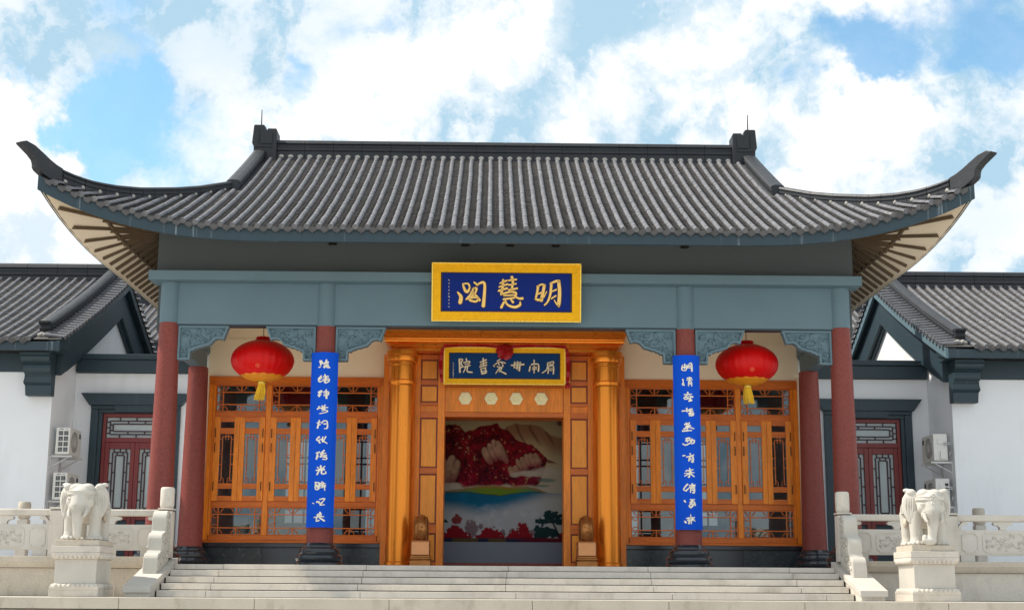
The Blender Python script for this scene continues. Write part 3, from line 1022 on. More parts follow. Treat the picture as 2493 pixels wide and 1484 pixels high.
# ---- eaves: fascia boards and soffit
def front_edge(n=60):
    return [(-8.07+16.14*i/n) for i in range(n+1)]
for sg in (1, -1):
    f = MB()
    xs = front_edge()
    for a, b in zip(xs, xs[1:]):
        p = []
        for x in (a, b):
            y = ye(x); z = zf(x, y)-.008; h = .242+.012*max(0, (abs(x)-4)/4.1)**2
            p.append((x, y, z, h))
        q = []
        for zz in (1, 0):
            for (x, y, z, h) in p:
                q.append((x, y, z-h*zz)); q.append((x, y+.06, z-h*zz))
        vs = [q[0], q[2], q[3], q[1], q[4], q[6], q[7], q[5]]
        if sg < 0: vs = [(x, 9-y, z) for x, y, z in vs]
        f.hexa(vs)
    f.build('eave_fascia', M['fascia'], hall)
for mx in (1, -1):
    f = MB(mx)
    for j in range(40):
        ya, yb = -2.42+13.84*j/40, -2.42+13.84*(j+1)/40
        q = []
        for zz in (1, 0):
            for y in (ya, yb):
                x = xe(y); z = zs_(x, y)-.008; h = .225+.012*max(0, (1.5-min(y, 9-y))/4)**2
                q.append((x-.05, y, z-h*zz)); q.append((x, y, z-h*zz))
        f.hexa([q[0], q[1], q[3], q[2], q[4], q[5], q[7], q[6]])
    f.build('eave_fascia', M['fascia'], hall)
# soffit: a curved sheet from the fascia foot up to the wall head; fn gives a point for edge position and inward fraction
WX, WZ = 6.58, 6.22
def edge_pt(kind, s):
    if kind == 'f':
        x = s; y = ye(x); return Vector((x, y+.03, zf(x, y)-.045-.20-.012*max(0, (abs(x)-4)/4.1)**2))
    y = s; x = xe(y); return Vector((x-.03, y, zs_(x, y)-.045-.20-.012*max(0, (1.5-min(y, 9-y))/4)**2))
def wall_pt(kind, s):
    if kind == 'f':
        return Vector((max(-WX, min(WX, s)), 0.0, WZ))
    return Vector((WX, max(0.0, min(9.0, s)), WZ))
so = MB()
for mx in (1, -1):
    for a in range(20):
        s0, s1 = a*8.06/20, (a+1)*8.06/20
        for k in range(6):
            q = []
            for (s, t) in ((s0, k/6), (s1, k/6), (s1, (k+1)/6), (s0, (k+1)/6)):
                p = edge_pt('f', s).lerp(wall_pt('f', s), t)
                q.append((mx*p.x, p.y, p.z))
            so.add(q, [(0, 1, 2, 3)])
            so.add([(x, 9-y, z) for x, y, z in q], [(3, 2, 1, 0)])
    for a in range(44):
        s0, s1 = -2.47+13.94*a/44, -2.47+13.94*(a+1)/44
        for k in range(6):
            q = []
            for (s, t) in ((s0, k/6), (s1, k/6), (s1, (k+1)/6), (s0, (k+1)/6)):
                p = edge_pt('s', s).lerp(wall_pt('s', s), t)
                q.append((mx*p.x, p.y, p.z))
            so.add(q, [(0, 1, 2, 3)])
soffit = so.build('soffit', M['soffit'], hall, smooth=60)
# rafters: parallel along the sides, fanned at the corners; a long inner one and a thinner flying one
def beam(p, q, w, h):
    p, q = Vector(p), Vector(q)
    d = (q-p).normalized()
    s = d.cross(Vector((0, 0, 1))).normalized()*w/2
    u = s.cross(d).normalized()*h
    if u.z < 0: u = -u
    return [p-s-u, q-s-u, q+s-u, p+s-u, p-s+u*.2, q-s+u*.2, q+s+u*.2, p+s+u*.2]
def rafter(mx, a, b):
    d = (b-a)
    e0 = a+d*.07
    mid = a+d*.52
    for p0, p1, w, h in ((a+d*.50, e0, .075, .045), (b, mid-d*.05, .10, .085)):
        m_ = MB(mx); m_.hexa([tuple(v) for v in beam(p0, p1, w, h)])
        m_.build('rafter', M['rafter'], soffit)
for mx in (1, -1):
    y = .55
    while y < 8.6:
        rafter(mx, edge_pt('s', y), wall_pt('s', y)); y += .335
    O = Vector((WX-.1, .1, WZ))
    for yy in (.2, -.18, -.6, -1.05, -1.55, -2.1):
        rafter(mx, edge_pt('s', yy), Vector((WX, .25+yy*.09, WZ)))
    for xx in (7.75, 7.3, 6.8, 6.35):
        rafter(mx, edge_pt('f', xx)+Vector((0, .04, .03)), Vector((WX-.25+(xx-7.75)*.18, 0.0, WZ)))
    x = 6.0
    while x > .1:
        rafter(mx, edge_pt('f', x)+Vector((0, .10, .055)), wall_pt('f', x)); x -= .335
    # purlin strip crossing the rafters
    pts = []
    for k in range(25):
        y = -2.44+k*(8.9+2.44)/24
        p = edge_pt('s', y).lerp(wall_pt('s', y), .5)
        pts.append(p-Vector((0, 0, .035)))
    m_ = MB(mx); m_.tube(pts, .034, 4); m_.build('purlin', M['rafter'], soffit)

# ---- walls and beam
B().box(-6.55, 6.55, .0, .2, 5.345, 6.24).build('upper_wall', M['upper'], hall)
for mx in (1, -1):
    B(mx).box(6.30, 6.55, .202, 9.0, 4.30, 6.24).build('upper_side_wall', M['upper'], hall)
B().box(-6.62, 6.62, -.36, .2, 5.165, 5.34).build('cornice', M['beam'], hall, bev=.006)
B().box(-6.40, 6.40, -.10, .16, 4.38, 5.163).build('beam', M['beam'], hall, bev=.004)
B().box(-6.40, 6.40, -.098, .158, 4.352, 4.378).build('beam_foot', M['trim'], hall)
for mx in (1, -1):
    B(mx).box(6.10, 6.36, .162, 9.0, 4.36, 5.16).build('side_beam', M['beam'], hall)
    B(mx).box(6.12, 6.36, .16, 2.9, 3.98, 4.358).build('tie_beam', M['bracket'], hall, bev=.01)
B().box(-6.3, 6.3, .17, 3.3, 4.93, 4.98).build('porch_ceiling', M['cream'], hall)
cw = B()
cw.box(-6.12, 6.12, 3.06, 3.3, 3.872, 4.925)
for mx in (1, -1):
    cw.box(*sorted((mx*6.075, mx*6.14)), 2.93, 3.058, .46, 3.93)
    cw.box(*sorted((mx*6.085, mx*6.14)), 3.06, 3.30, FL, 3.87)
cw.build('front_wall', M['cream'], hall)
mb = B(); mb.box(-6.05, 6.05, 3.035, 3.058, 4.60, 4.66); mb.build('wall_moulding', M['cream'], hall)
sw = B()
for mx in (1, -1):
    sw.box(*sorted((mx*6.12, mx*6.30)), 3.30, 9.0, FL, 4.36)
sw.build('side_wall', M['white'], hall)

# ---- columns
def column(x, y, z0, z1, r0, r1, mat_split=None):
    def rad(z): return r0+(r1-r0)*(z-.35)/(4.45-.35)
    c = MB(); n = 40
    top = mat_split or z1
    c.lathe([(rad(.30+(top-.30)*k/8), .30+(top-.30)*k/8) for k in range(9)], (x, y, 0), n)
    col = c.build('column', M['granite_red'], hall, smooth=40)
    b = MB()
    b.lathe([(.41, FL), (.43, .0), (.43, .035), (.41, .055), (.395, .065), (.415, .085), (.425, .12), (.41, .165), (.375, .185), (.355, .195), (.36, .215), (.365, .245), (.35, .285), (.315, .305), (.295, .315), (.29, .345), (.265, .375), (.25, .392)], (x, y, 0), 44)
    b.build('column_base', M['black_stone'], col, smooth=30)
    if mat_split:
        t = MB(); t.lathe([(rad(top)+.004, top+.001), (rad(top)+.004, z1)], (x, y, 0), n)
        t.build('column_head', M['beam'], col, smooth=40)
    return col
for mx in (-1, 1):
    column(mx*6.26, 0, FL, 5.16, .245, .187, 4.40)
    column(mx*3.345, 0, FL, 5.16, .245, .183, 4.352)
    column(mx*6.22, 2.55, FL, 3.975, .245, .19)

# ---- carved brackets under the beam
def bracket(cx, dirx, z1=4.350):
    """a stepped, scalloped corner bracket that runs from a column (cx) along dirx"""
    P = [(0, 0), (.93, 0), (.838, -.262), (.79, -.238), (.72, -.238), (.66, -.268), (.615, -.325), (.575, -.358), (.50, -.372), (.45, -.395), (.40, -.40), (.36, -.425), (.32, -.43), (.285, -.465), (.25, -.462), (.235, -.47), (.228, -.635), (0, -.64)]
    y0, y1 = -.07, .09
    b = MB()
    b.prism(P, lambda u, v, w: (cx+dirx*u, w, z1+v), y0+.036, y1)
    o = b.build('bracket', M['bracket'], hall)
    rim = MB()
    n = len(P)
    c = (.33, -.22)
    def off(i):
        p0, p1, p2 = Vector(P[i-1]), Vector(P[i]), Vector(P[(i+1) % n])
        d1, d2 = (p1-p0).normalized(), (p2-p1).normalized()
        nn = (Vector((d1.y, -d1.x))+Vector((d2.y, -d2.x)))
        nn = nn.normalized()
        k = max(.5, abs(nn.dot(Vector((d1.y, -d1.x)))))
        return p1+nn*.038/k
    I = [off(i) for i in range(n)]
    vs, fs = [], []
    for yy in (y0-.012, y0+.037):
        vs += [(cx+dirx*u, yy, z1+v) for u, v in P]
        vs += [(cx+dirx*q.x, yy, z1+q.y) for q in I]
    for i in range(n):
        j = (i+1) % n
        fs += [(i, j, n+j, n+i), (n+i, n+j, 3*n+j, 3*n+i), (i, 2*n+i, 2*n+j, j)]
    rim.add(vs, fs)
    rim.build('bracket_rim', M['bracket'], o)
    def lower(u):
        best = 0
        for (a, b_), (c_, d_) in zip(P[1:], P[2:]):
            if min(a, c_) <= u <= max(a, c_) and abs(a-c_) > 1e-4:
                best = min(best, b_+(d_-b_)*(u-a)/(c_-a))
        return best
    cv = MB()
    to3 = lambda u, v, h: (cx+dirx*u, y0+.030-h, z1+v)
    # main scroll: a long wandering stem, then spirals and leaves
    swirls(cv, lambda u, v, r: .05+r*.7 < u < .86-r and v < -.045-r*.7 and v-r*.75 > lower(u)+.045 and v-r*.75 > lower(min(u+r*.7, .9))+.03, (.05, .86, -.6, -.03), to3, 11, 38, .019, .95)
    cv.tube([to3(*q, 0) for q in ((.06, -.42), (.16, -.40), (.24, -.35), (.34, -.345), (.44, -.30), (.52, -.24), (.60, -.15), (.72, -.10), (.80, -.06))], .015, 5)
    cv.tube([to3(*q, 0) for q in ((.06, -.58), (.12, -.53), (.17, -.59), (.19, -.50))], .013, 5)
    cv.tube([to3(*q, 0) for q in ((.05, -.48), (.20, -.475))], .013, 5)
    cv.build('carved_relief', M['bracket'], o, smooth=60)
for mx in (-1, 1):
    bracket(mx*6.075, -mx)
    bracket(mx*(3.345+.185), mx)
    bracket(mx*(3.345-.185), -mx)
# ---- windows either side of the doorway
def arc_pts(cx, cz, r, a0, a1, n=6):
    return [(cx+r*math.cos(R(a0+(a1-a0)*k/n)), cz+r*math.sin(R(a0+(a1-a0)*k/n))) for k in range(n+1)]
def window(mx):
    X0, X1 = 2.46, 6.07
    YF = 3.0
    o = B(mx)
    o.box(X0, X1, YF, YF+.12, 3.70, 3.87); w1 = [(X0, X1)]
    o.box(X0, X1, YF-.03, YF+.12, .485, .535)
    win = o.build('window', M['wood_h'], hall, bev=.006)
    o = B(mx); o.box(X0+.10, X1-.10, YF+.015, YF+.115, .537, .635)
    o.build('bottom_rail', M['wood_h'], win, bev=.006)
    for a, b in ((X0, X0+.085), (X1-.085, X1)):
        B(mx).box(a, b, YF+.003, YF+.118, .537, 3.698).build('jamb', M['wood'], win, bev=.006)
    for a, b in ((X0+.088, X0+.135), (X1-.135, X1-.088)):
        B(mx).box(a, b, YF+.022, YF+.112, .637, 3.698).build('inner_jamb', M['wood'], win, bev=.004)
    xi0, xi1 = X0+.137, X1-.137
    mw_ = .105
    bw = (xi1-xi0-2*mw_)/3
    bays = [(xi0+i*(bw+mw_), xi0+i*(bw+mw_)+bw) for i in range(3)]
    for i in range(2):
        a = bays[i][1]
        B(mx).box(a+.002, a+mw_-.002, YF+.018, YF+.11, .637, 3.698).build('mullion', M['wood'], win, bev=.006)
    for i, (a, b) in enumerate(bays):
        # horizontal rails
        B(mx).box(a, b, YF+.028, YF+.108, 3.03, 3.14).build('rail', M['wood_h'], win, bev=.005)
        B(mx).box(a, b, YF+.028, YF+.108, 1.208, 1.32).build('rail', M['wood_h'], win, bev=.005)
        # transom and lower light: frame, glass, lattice
        for z0, z1, flip in ((3.142, 3.698, 0), (.637, 1.206, 1)):
            B(mx).box(a+.002, b-.002, YF+.072, YF+.076, z0, z1).build('pane', M['glass'], win)
            l = B(mx)
            t = .011; ya, yb = YF+.045, YF+.068
            for (p, q, r_, s_) in ((a, b, z0, z0+.022), (a, b, z1-.022, z1), (a, a+.022, z0+.022, z1-.022), (b-.022, b, z0+.022, z1-.022)):
                l.box(p, q, ya, yb, r_, s_)
            zi0, zi1 = z0+.15, z1-.15
            xa, xb = a+.15, b-.15
            l.box(a+.022, b-.022, ya+.004, yb-.003, zi0-t, zi0+t); l.box(a+.022, b-.022, ya+.004, yb-.003, zi1-t, zi1+t)
            l.box(xa-t, xa+t, ya+.002, yb-.001, z0+.022, z1-.022); l.box(xb-t, xb+t, ya+.002, yb-.001, z0+.022, z1-.022)
            mid = (a+b)/2
            l.box(mid-t, mid+t, ya+.002, yb-.001, z0+.022, zi0-t); l.box(mid-t, mid+t, ya+.002, yb-.001, zi1+t, z1-.022)
            ym = (ya+yb)/2
            def T(pts):
                l.tube([(u, ym, v) for u, v in pts], .010, 5)
            for c in (xa, mid, xb):
                for sg in (-1, 1):
                    if c == xa and sg < 0 or c == xb and sg > 0: pass
                    T([(c+sg*.025, zi0-.035), (c+sg*.06, zi0-.055), (c+sg*.105, z0+.03)])
                    T([(c+sg*.025, zi1+.035), (c+sg*.06, zi1+.055), (c+sg*.105, z1-.03)])
            for xx, e, sg in ((xa, a, -1), (xb, b, 1)):
                for zz, s2 in ((zi0, 1), (zi1, -1)):
                    T([(xx+sg*.02, zz+s2*.06), (xx+sg*.07, zz+s2*.075), (e-sg*.028, zz+s2*.02)])
            l.build('lattice', M['wood_h'], win, smooth=60)
        # two sashes in each bay
        hw = (b-a)/2
        for k in (0, 1):
            s0, s1 = a+k*hw+.002, a+(k+1)*hw-.002
            zb, zt = 1.322, 3.028
            
            wo, wi = (.125, .105) if k == 0 else (.105, .125)
            for (p, q) in ((s0, s0+wo), (s1-wi, s1)):
                B(mx).box(p, q, YF-.012, YF+.05, zb, zt).build('sash_stile', M['wood'], win, bev=.005)
            p, q = s0+wo, s1-wi
            for za, zc in ((zb, zb+.10), (zb+.245, zb+.355), (zt-.345, zt-.225), (zt-.10, zt)):
                B(mx).box(p+.001, q-.001, YF+.0, YF+.045, za, zc).build('sash_rail', M['wood_h'], win, bev=.004)
            B(mx).box(p, q, YF+.030, YF+.034, zb+.09, zt-.09).build('pane', M['glass'], win)
            l = B(mx); y0, y1 = YF+.006, YF+.024; t = .0075
            za, zc = zb+.357, zt-.347
            def bar(x0, x1, z0, z1): l.box(x0, x1, y0, y1, z0, z1)
            w = q-p
            xl, xr = p+.055, q-.055
            bar(xl-t, xl+t, za+.05, zc-.045); bar(xr-t, xr+t, za+.05, zc-.045)
            bar(xl+t, xr-t, zc-.06, zc-.045)
            for xx in (p+w*.40, p+w*.60): bar(xx-t, xx+t, zc-.043, zc)
            for xx in (p+w*.40, p+w*.60): bar(xx-t, xx+t, zc-.12, zc-.062)
            for zz in (zc-.11, zc-.42, zc-.62):
                bar(p, xl-t, zz-t, zz+t); bar(xr+t, q, zz-t, zz+t)
            ym = (y0+y1)/2
            for sg, c in ((1, p+w*.36), (-1, q-w*.36)):
                l.tube([(c, ym, za), (c, ym, za+.09), (c-sg*.012, ym, za+.11), (c-sg*.045, ym, za+.115), (xl if sg > 0 else xr, ym, za+.10)], .008, 5)
                l.tube([(xl if sg > 0 else xr, ym, za+.05), (p if sg > 0 else q, ym, za+.05)], .007, 5)
            l.build('lattice', M['wood_h'], win, smooth=60)
            # hinged iron pulls on the outer stile
            hx = s0+.035 if k == 0 else s1-.035
            for zz in (2.70, 2.40, 1.62):
                h = B(mx); h.tube([(hx, YF-.014, zz-.085), (hx, YF-.045, zz-.08), (hx, YF-.05, zz), (hx, YF-.045, zz+.08), (hx, YF-.014, zz+.085)], .0095, 6)
                h.build('handle', M['iron'], win, smooth=60)
    # dark stone sill wall below
    pl = B(mx).box(2.40, 6.16, 2.955, 3.3, FL, .40)
    wl = pl.build('sill_wall', M['plinth_stone'], hall)
    for a, b in ((2.42, 3.60), (3.604, 4.86), (4.864, 6.16)):
        B(mx).box(a, b, 2.935, 2.953, .05, .385).build('stone_panel', M['plinth_stone'] if a != 3.604 else M['black_stone'], wl, bev=.004)
    B(mx).box(2.40, 6.17, 2.90, 3.3, .402, .482).build('stone_sill', M['black_stone'], wl, bev=.008)
    B(mx).box(2.40, 6.17, 2.915, 2.953, FL, .045).build('stone_foot', M['black_stone'], wl, bev=.006)
window(1); window(-1)

# small lamps under the eave
for x in (-3.28, -.78, .07, .93, 3.37):
    q = B(); q.box(x-.07, x+.07, -.07, -.002, 5.93, 5.975); q.box(x-.05, x+.05, -.10, -.0705, 5.925, 5.97)
    q.build('eave_lamp', M['iron'], hall)
# ---- copper and wood doorway
DY = 2.55
lin = B()
prof = [(1.98, 4.66), (1.98, 4.60), (2.02, 4.575), (2.02, 4.54), (2.06, 4.52), (2.13, 4.47), (2.13, 4.44), (2.10, 4.42), (2.17, 4.375), (2.20, 4.33), (2.20, 4.29), (2.55, 4.29), (2.55, 4.66)]
vs = []
def ring(off, z):
    return [(-2.46+off, 1.95+off, z), (2.46-off, 1.95+off, z), (2.46-off, 2.9, z), (-2.46+off, 2.9, z)]
steps_ = [(0, 4.68), (0, 4.61), (.04, 4.585), (.04, 4.545), (.07, 4.53), (.075, 4.505), (.045, 4.48), (.055, 4.455), (.11, 4.435), (.15, 4.40), (.15, 4.37), (.20, 4.345), (.20, 4.29)]
for o_, z in steps_: vs += ring(o_, z)
n = len(steps_)
fs = [(0, 1, 2, 3), tuple((n-1)*4+k for k in (3, 2, 1, 0))]
for i in range(n-1):
    for k in range(4):
        k2 = (k+1) % 4
        fs.append((i*4+k, (i+1)*4+k, (i+1)*4+k2, i*4+k2))
lin.add(vs, fs)
lintel = lin.build('door_lintel', M['copper'], hall)
B().box(-2.30, 2.30, 2.30, 2.9, 4.69, 4.92).build('lintel_wall', M['cream'], hall)
for mx in (-1, 1):
    c = MB()
    c.lathe([(.262, .10), (.258, 3.58), (.275, 3.60), (.285, 3.62), (.285, 3.68), (.262, 3.70), (.262, 3.98), (.275, 4.0), (.275, 4.06), (.30, 4.08), (.31, 4.12), (.31, 4.18), (.335, 4.20), (.335, 4.285)], (mx*2.06, 2.28, 0), 44)
    cc_ = c.build('door_column', M['copper'], hall, smooth=30)
    b = MB(); b.lathe([(.315, FL), (.315, .03), (.285, .05), (.285, .10), (.265, .12)], (mx*2.06, 2.28, 0), 44)
    b.build('column_base', M['copper'], cc_, smooth=30)
    B(mx).box(1.832, 2.458, 2.62, 2.90, FL, 4.288).build('door_wall', M['wood'], hall)
    # pilaster with recessed panels between the column and the opening
    p = B(mx)
    p.box(1.205, 1.83, DY+.06, DY+.30, FL, 4.28)
    pil = p.build('door_pilaster', M['wood'], hall)
    def post(a, b, z0, z1, m_='wood', y=DY, nm='stile'): B(mx).box(a, b, y, DY+.058, z0, z1).build(nm, M[m_], pil, bev=.006)
    post(1.205, 1.345, FL, 4.28); post(1.70, 1.82, FL, 4.28)
    for z0, z1 in ((3.24, 3.30), (2.99, 3.10), (1.86, 1.98), (.68, .86), (FL, .12), (3.66, 3.76), (4.18, 4.28)):
        post(1.347, 1.698, z0, z1, 'wood_h', DY+.004, 'rail')
    for z0, z1 in ((3.30, 3.66), (1.98, 2.99), (.86, 1.86), (.12, .68), (3.76, 4.18)):
        B(mx).box(1.375, 1.672, DY+.022, DY+.058, z0+.028, z1-.028).build('panel', M['wood_panel'], pil, bev=.008)
        f = B(mx)
        for (a, b, c0, c1) in ((1.349, 1.696, z0+.002, z0+.022), (1.349, 1.696, z1-.022, z1-.002), (1.349, 1.369, z0+.022, z1-.022), (1.676, 1.696, z0+.022, z1-.022)):
            f.box(a, b, DY+.045, DY+.058, c0, c1)
        f.build('panel_groove', M['red_wood'], pil)
# panelled wall above the opening
hd = B().box(-1.203, 1.203, DY+.03, DY+.28, 3.01, 4.28)
head = hd.build('door_head', M['wood_h'], hall)
B().box(-1.203, 1.203, DY-.004, DY+.03, 3.01, 3.105).build('rail', M['wood_h'], head, bev=.006)
B().box(-1.203, 1.203, DY-.002, DY+.03, 3.62, 3.70).build('rail', M['wood_h'], head, bev=.006)
B().box(-1.19, 1.19, DY+.012, DY+.028, 3.115, 3.61).build('panel', M['wood'], head)
for x in (-.79, -.265, .245, .75):
    m_ = B()
    def hexa_(r, y0, y1):
        m_.prism([(x+r*math.cos(R(60*k)), 3.385+r*math.sin(R(60*k))) for k in range(6)], lambda u, v, w: (u, w, v), y0, y1)
    hexa_(.142, DY-.035, DY+.011)
    md = m_.build('medallion', M['medal'], head, bev=.006)
    q = B()
    for rr in (.118, .085):
        pts = [(x+rr*math.cos(R(60*k)), DY-.036, 3.385+rr*math.sin(R(60*k))) for k in range(7)]
        q.tube(pts, .006, 5)
    for k in range(6):
        a = R(60*k+30)
        q.tube([(x+.03*math.cos(a), DY-.036, 3.385+.03*math.sin(a)), (x+.072*math.cos(a), DY-.036, 3.385+.072*math.sin(a))], .009, 5)
        q.tube([(x+.05*math.cos(a+.5), DY-.036, 3.385+.05*math.sin(a+.5)), (x+.05*math.cos(a-.5), DY-.036, 3.385+.05*math.sin(a-.5))], .006, 5)
    q.build('medallion_relief', M['medal'], md)
# reveal of the opening
for mx in (-1, 1):
    B(mx).box(1.203, 1.30, DY+.302, DY+.62, FL, 3.01).build('door_reveal', M['wood'], hall)
B().box(-1.30, 1.30, DY+.302, DY+.62, 3.012, 3.20).build('door_soffit', M['wood_h'], hall)
B().box(-1.2, 1.2, DY+.02, DY+.24, FL, FL+.012).build('threshold', M['black_stone'], hall)

# ---- interior seen through the glass; back window openings added for bright spots in the panes
inn = B()
inn.box(-6.12, 6.12, 8.85, 9.0, FL, .95); inn.box(-6.12, 6.12, 8.85, 9.0, 3.2, 4.9)
for a, b in ((-6.12, -5.6), (-4.3, -3.7), (-2.4, 2.4), (3.7, 4.3), (5.6, 6.12)):
    inn.box(a, b, 8.85, 9.0, .95, 3.2)
bw_ = inn.build('back_wall', M['int_wall'], hall)
bl = B()
for a, b in ((-5.6, -4.3), (-3.7, -2.4), (2.4, 3.7), (4.3, 5.6)):
    for k in range(6):
        x = a+(b-a)*k/5; bl.box(x-.022, x+.022, 8.9, 8.95, .95, 3.2)
    for z in (1.0, 1.5, 2.0, 2.15, 2.6, 2.75, 3.15): bl.box(a, b, 8.903, 8.947, z-.02, z+.02)
bl.build('added_window_lattice', M['dark_lattice'], hall)
B().box(-6.12, 6.12, 3.3, 8.85, FL+.001, FL+.006).build('inner_floor', M['floor_in'], hall)
B().box(-6.12, 6.12, 3.3, 8.85, 4.86, 4.90).build('inner_ceiling', M['int_wall'], hall)
for x in (-5.2, -2.5, 2.5, 5.2):
    B().lathe([(.2, FL+.006), (.2, 4.86)], (x, 7.0, 0), 20).build('inner_column', M['beam'], hall, smooth=40)
for mx, lab in ((-1, 'dark red cabinet inside the hall behind the left windows'), (1, 'dark red cabinet inside the hall behind the right windows')):
    th = thing('cabinet', lab, 'cabinet', (mx*4.6, 5.4, FL), 'cabinets inside the hall')
    c = B(mx); c.box(4.2, 5.0, 5.2, 5.6, FL+.008, .95); cb = c.build('body', M['red_wood'], th, bev=.01)
    B(mx).box(4.15, 5.05, 5.16, 5.64, .952, .99).build('top', M['red_wood'], th, bev=.01)
    for a, b in ((4.23, 4.59), (4.61, 4.97)):
        B(mx).box(a, b, 5.18, 5.198, .06, .90).build('door', M['red_wood'], th, bev=.005)
# painted screen in the doorway
def mural():
    NX, NZ = 250, 256
    X0, X1, Z0, Z1, Y = -1.62, 1.62, .56, 3.55, 3.75
    th = thing('mural_screen', 'painted screen of red mountains, lake and trees inside the doorway', 'painting', (0, Y, FL))
    B().box(X0-.3, X1+.3, Y+.012, Y+.10, FL+.008, Z1+.2).build('screen_wall', M['int_wall'], th)
    B().box(X0-.3, X1+.3, Y-.03, Y+.011, FL+.008, Z0-.004).build('base_board', M['int_base'], th)
    B().box(X0-.3, X1+.3, Y-.05, Y-.031, FL+.008, .13).build('skirting', M['granite_red'], th)
    # the visible opening spans about u 0..1 in the painting's own coordinates (v down)
    us = np.linspace(-.14, 1.14, NX); vs_ = np.linspace(-.17, 1.0, NZ)
    U, V = np.meshgrid(us, vs_, indexing='ij')
    rs = np.random.RandomState(5)
    def vnoise(f, s):
        gx = rs.rand(f*3+4, f*3+4)
        a = (U+.3)*f*1.2; b = (V+.3)*f*1.2
        i, j = np.floor(a).astype(int), np.floor(b).astype(int)
        p, q = a-i, b-j
        p, q = p*p*(3-2*p), q*q*(3-2*q)
        return (gx[i, j]*(1-p)+gx[i+1, j]*p)*(1-q)+(gx[i, j+1]*(1-p)+gx[i+1, j+1]*p)*q-.5
    n1 = vnoise(6, 0); n2 = vnoise(14, 0); n3 = vnoise(34, 0); n4 = vnoise(70, 0)
    fb = n1+.5*n2+.25*n3
    def c(r, g_, b): return np.array([(r/255)**2.2, (g_/255)**2.2, (b/255)**2.2])
    img = np.zeros(U.shape+(3,))
    def lay(mask, col):
        m_ = np.clip(mask, 0, 1)[..., None]
        img[:] = img*(1-m_)+col*m_
    def sm(x, a, b): t = np.clip((x-a)/(b-a), 0, 1); return t*t*(3-2*t)
    img[:] = c(196, 172, 128)
    lay(sm(V, .45, .72), c(196, 200, 205))
    lay(sm(U, .75, 1.0)*sm(V, .2, .6)*.6, c(205, 200, 180))
    # far brown ridge upper right
    def ridge(pts): return np.interp(U, [p[0] for p in pts], [p[1] for p in pts])
    top = ridge([(-.2, .2), (.5, .2), (.52, .06), (.60, .035), (.72, .04), (.8, .05), (.9, .13), (1.2, .2)])+.01*n3
    lay(sm(V, top-.005, top+.01)*(1-sm(V, top+.06, top+.22))*.8*(U > .48), c(150, 92, 62))
    lay(sm(np.sin((U*1.0-V*.55)*58+3*n1), .55, .95)*(U > .52)*sm(V, top, top+.02)*(1-sm(V, .16, .24))*.6, c(92, 50, 34))
    # big red massif
    top = ridge([(-.2, .06), (.0, .06), (.05, .04), (.13, .055), (.18, .105), (.25, .085), (.32, .055), (.40, .045), (.445, .03), (.48, .075), (.55, .10), (.60, .16), (.66, .19), (.74, .21), (.82, .28), (.87, .33), (.95, .36), (1.2, .42)])+.012*n3
    bot = ridge([(-.2, .54), (.08, .54), (.2, .56), (.35, .555), (.5, .54), (.58, .55), (.7, .55), (.78, .55), (.82, .50), (.86, .36), (1.2, .36)])+.02*n2
    mass_ = sm(V, top-.004, top+.008)*(1-sm(V, bot-.02, bot+.01))
    redc = c(122, 6, 24)[None, None]*np.clip(1+1.5*n2+1.2*n3+1.1*n4, .15, 2.2)[..., None] + c(70, 0, 40)[None, None]*sm(V, .3, .6)[..., None]
    slopes = np.abs(np.sin((U*.9+V*.5)*26+5*n1+2*n2)); slopes2 = np.abs(np.sin((U*.8-V*.6)*31+5*n1+2*n3))
    lay(mass_, redc)
    lay(mass_*sm(n3+.6*n4, .18, .5)*.5, c(60, 6, 14))
    lay(mass_*sm(n4+.3*n2, .22, .5)*.35*sm(V, .34, .56), c(180, 100, 116))
    lay(mass_*sm(slopes, .93, 1.0)*.55, c(66, 0, 12)); lay(mass_*sm(slopes2, .95, 1.0)*.5, c(84, 2, 16)); lay(mass_*sm(n4+n3, .45, .75)*.6, c(214, 170, 120))
    # bare rock faces
    def rock(cx, cy, rx, ry, tilt):
        du, dv = (U-cx), (V-cy)
        a = (du*math.cos(tilt)+dv*math.sin(tilt))/rx; b = (-du*math.sin(tilt)+dv*math.cos(tilt))/ry
        m_ = 1-sm(a*a+b*b+.5*n2, .7, 1.05)
        lay(m_, c(178, 134, 108))
        lay(m_*sm(np.abs(np.sin(a*4.6+.8*b+1.5*n1)), .90, .99)*.9, c(92, 44, 40))
        lay(m_*sm(b, .1, .9)*.7, c(150, 66, 70))
    def fingers(cx, cy, n, w, h, tilt, seed):
        r_ = np.random.RandomState(seed)
        for k in range(n):
            ox = (k-(n-1)/2)*w*1.25; oy = r_.uniform(-.25, .25)*h+abs(k-(n-1)/2)*h*.12
            du, dv = U-cx-ox*math.cos(tilt*.6), V-cy-oy-ox*math.sin(tilt*.6)
            a = (du*math.cos(tilt)+dv*math.sin(tilt))/(w*r_.uniform(.75, 1.15)); b = (-du*math.sin(tilt)+dv*math.cos(tilt))/(h*r_.uniform(.8, 1.2))
            q = a*a+np.abs(b)**3+.25*n2+.15*n3
            m_ = 1-sm(q, .85, 1.02)
            lay(m_, c(184, 140, 112)[None, None]*(1+.5*n3[..., None]))
            lay(m_*sm(b, -.1, 1.)*.8, c(140, 50, 66))
            lay(m_*sm(a, .25, .95)*.7, c(96, 50, 44))
            lay((1-sm(np.abs(q-.95), .03, .14))*.75*(b < .8), c(70, 22, 30))
    fingers(.43, .27, 4, .034, .10, -.45, 1); fingers(.71, .345, 5, .03, .065, -.5, 2); fingers(.05, .43, 3, .042, .12, .25, 3); fingers(.59, .41, 2, .03, .04, -.6, 4)
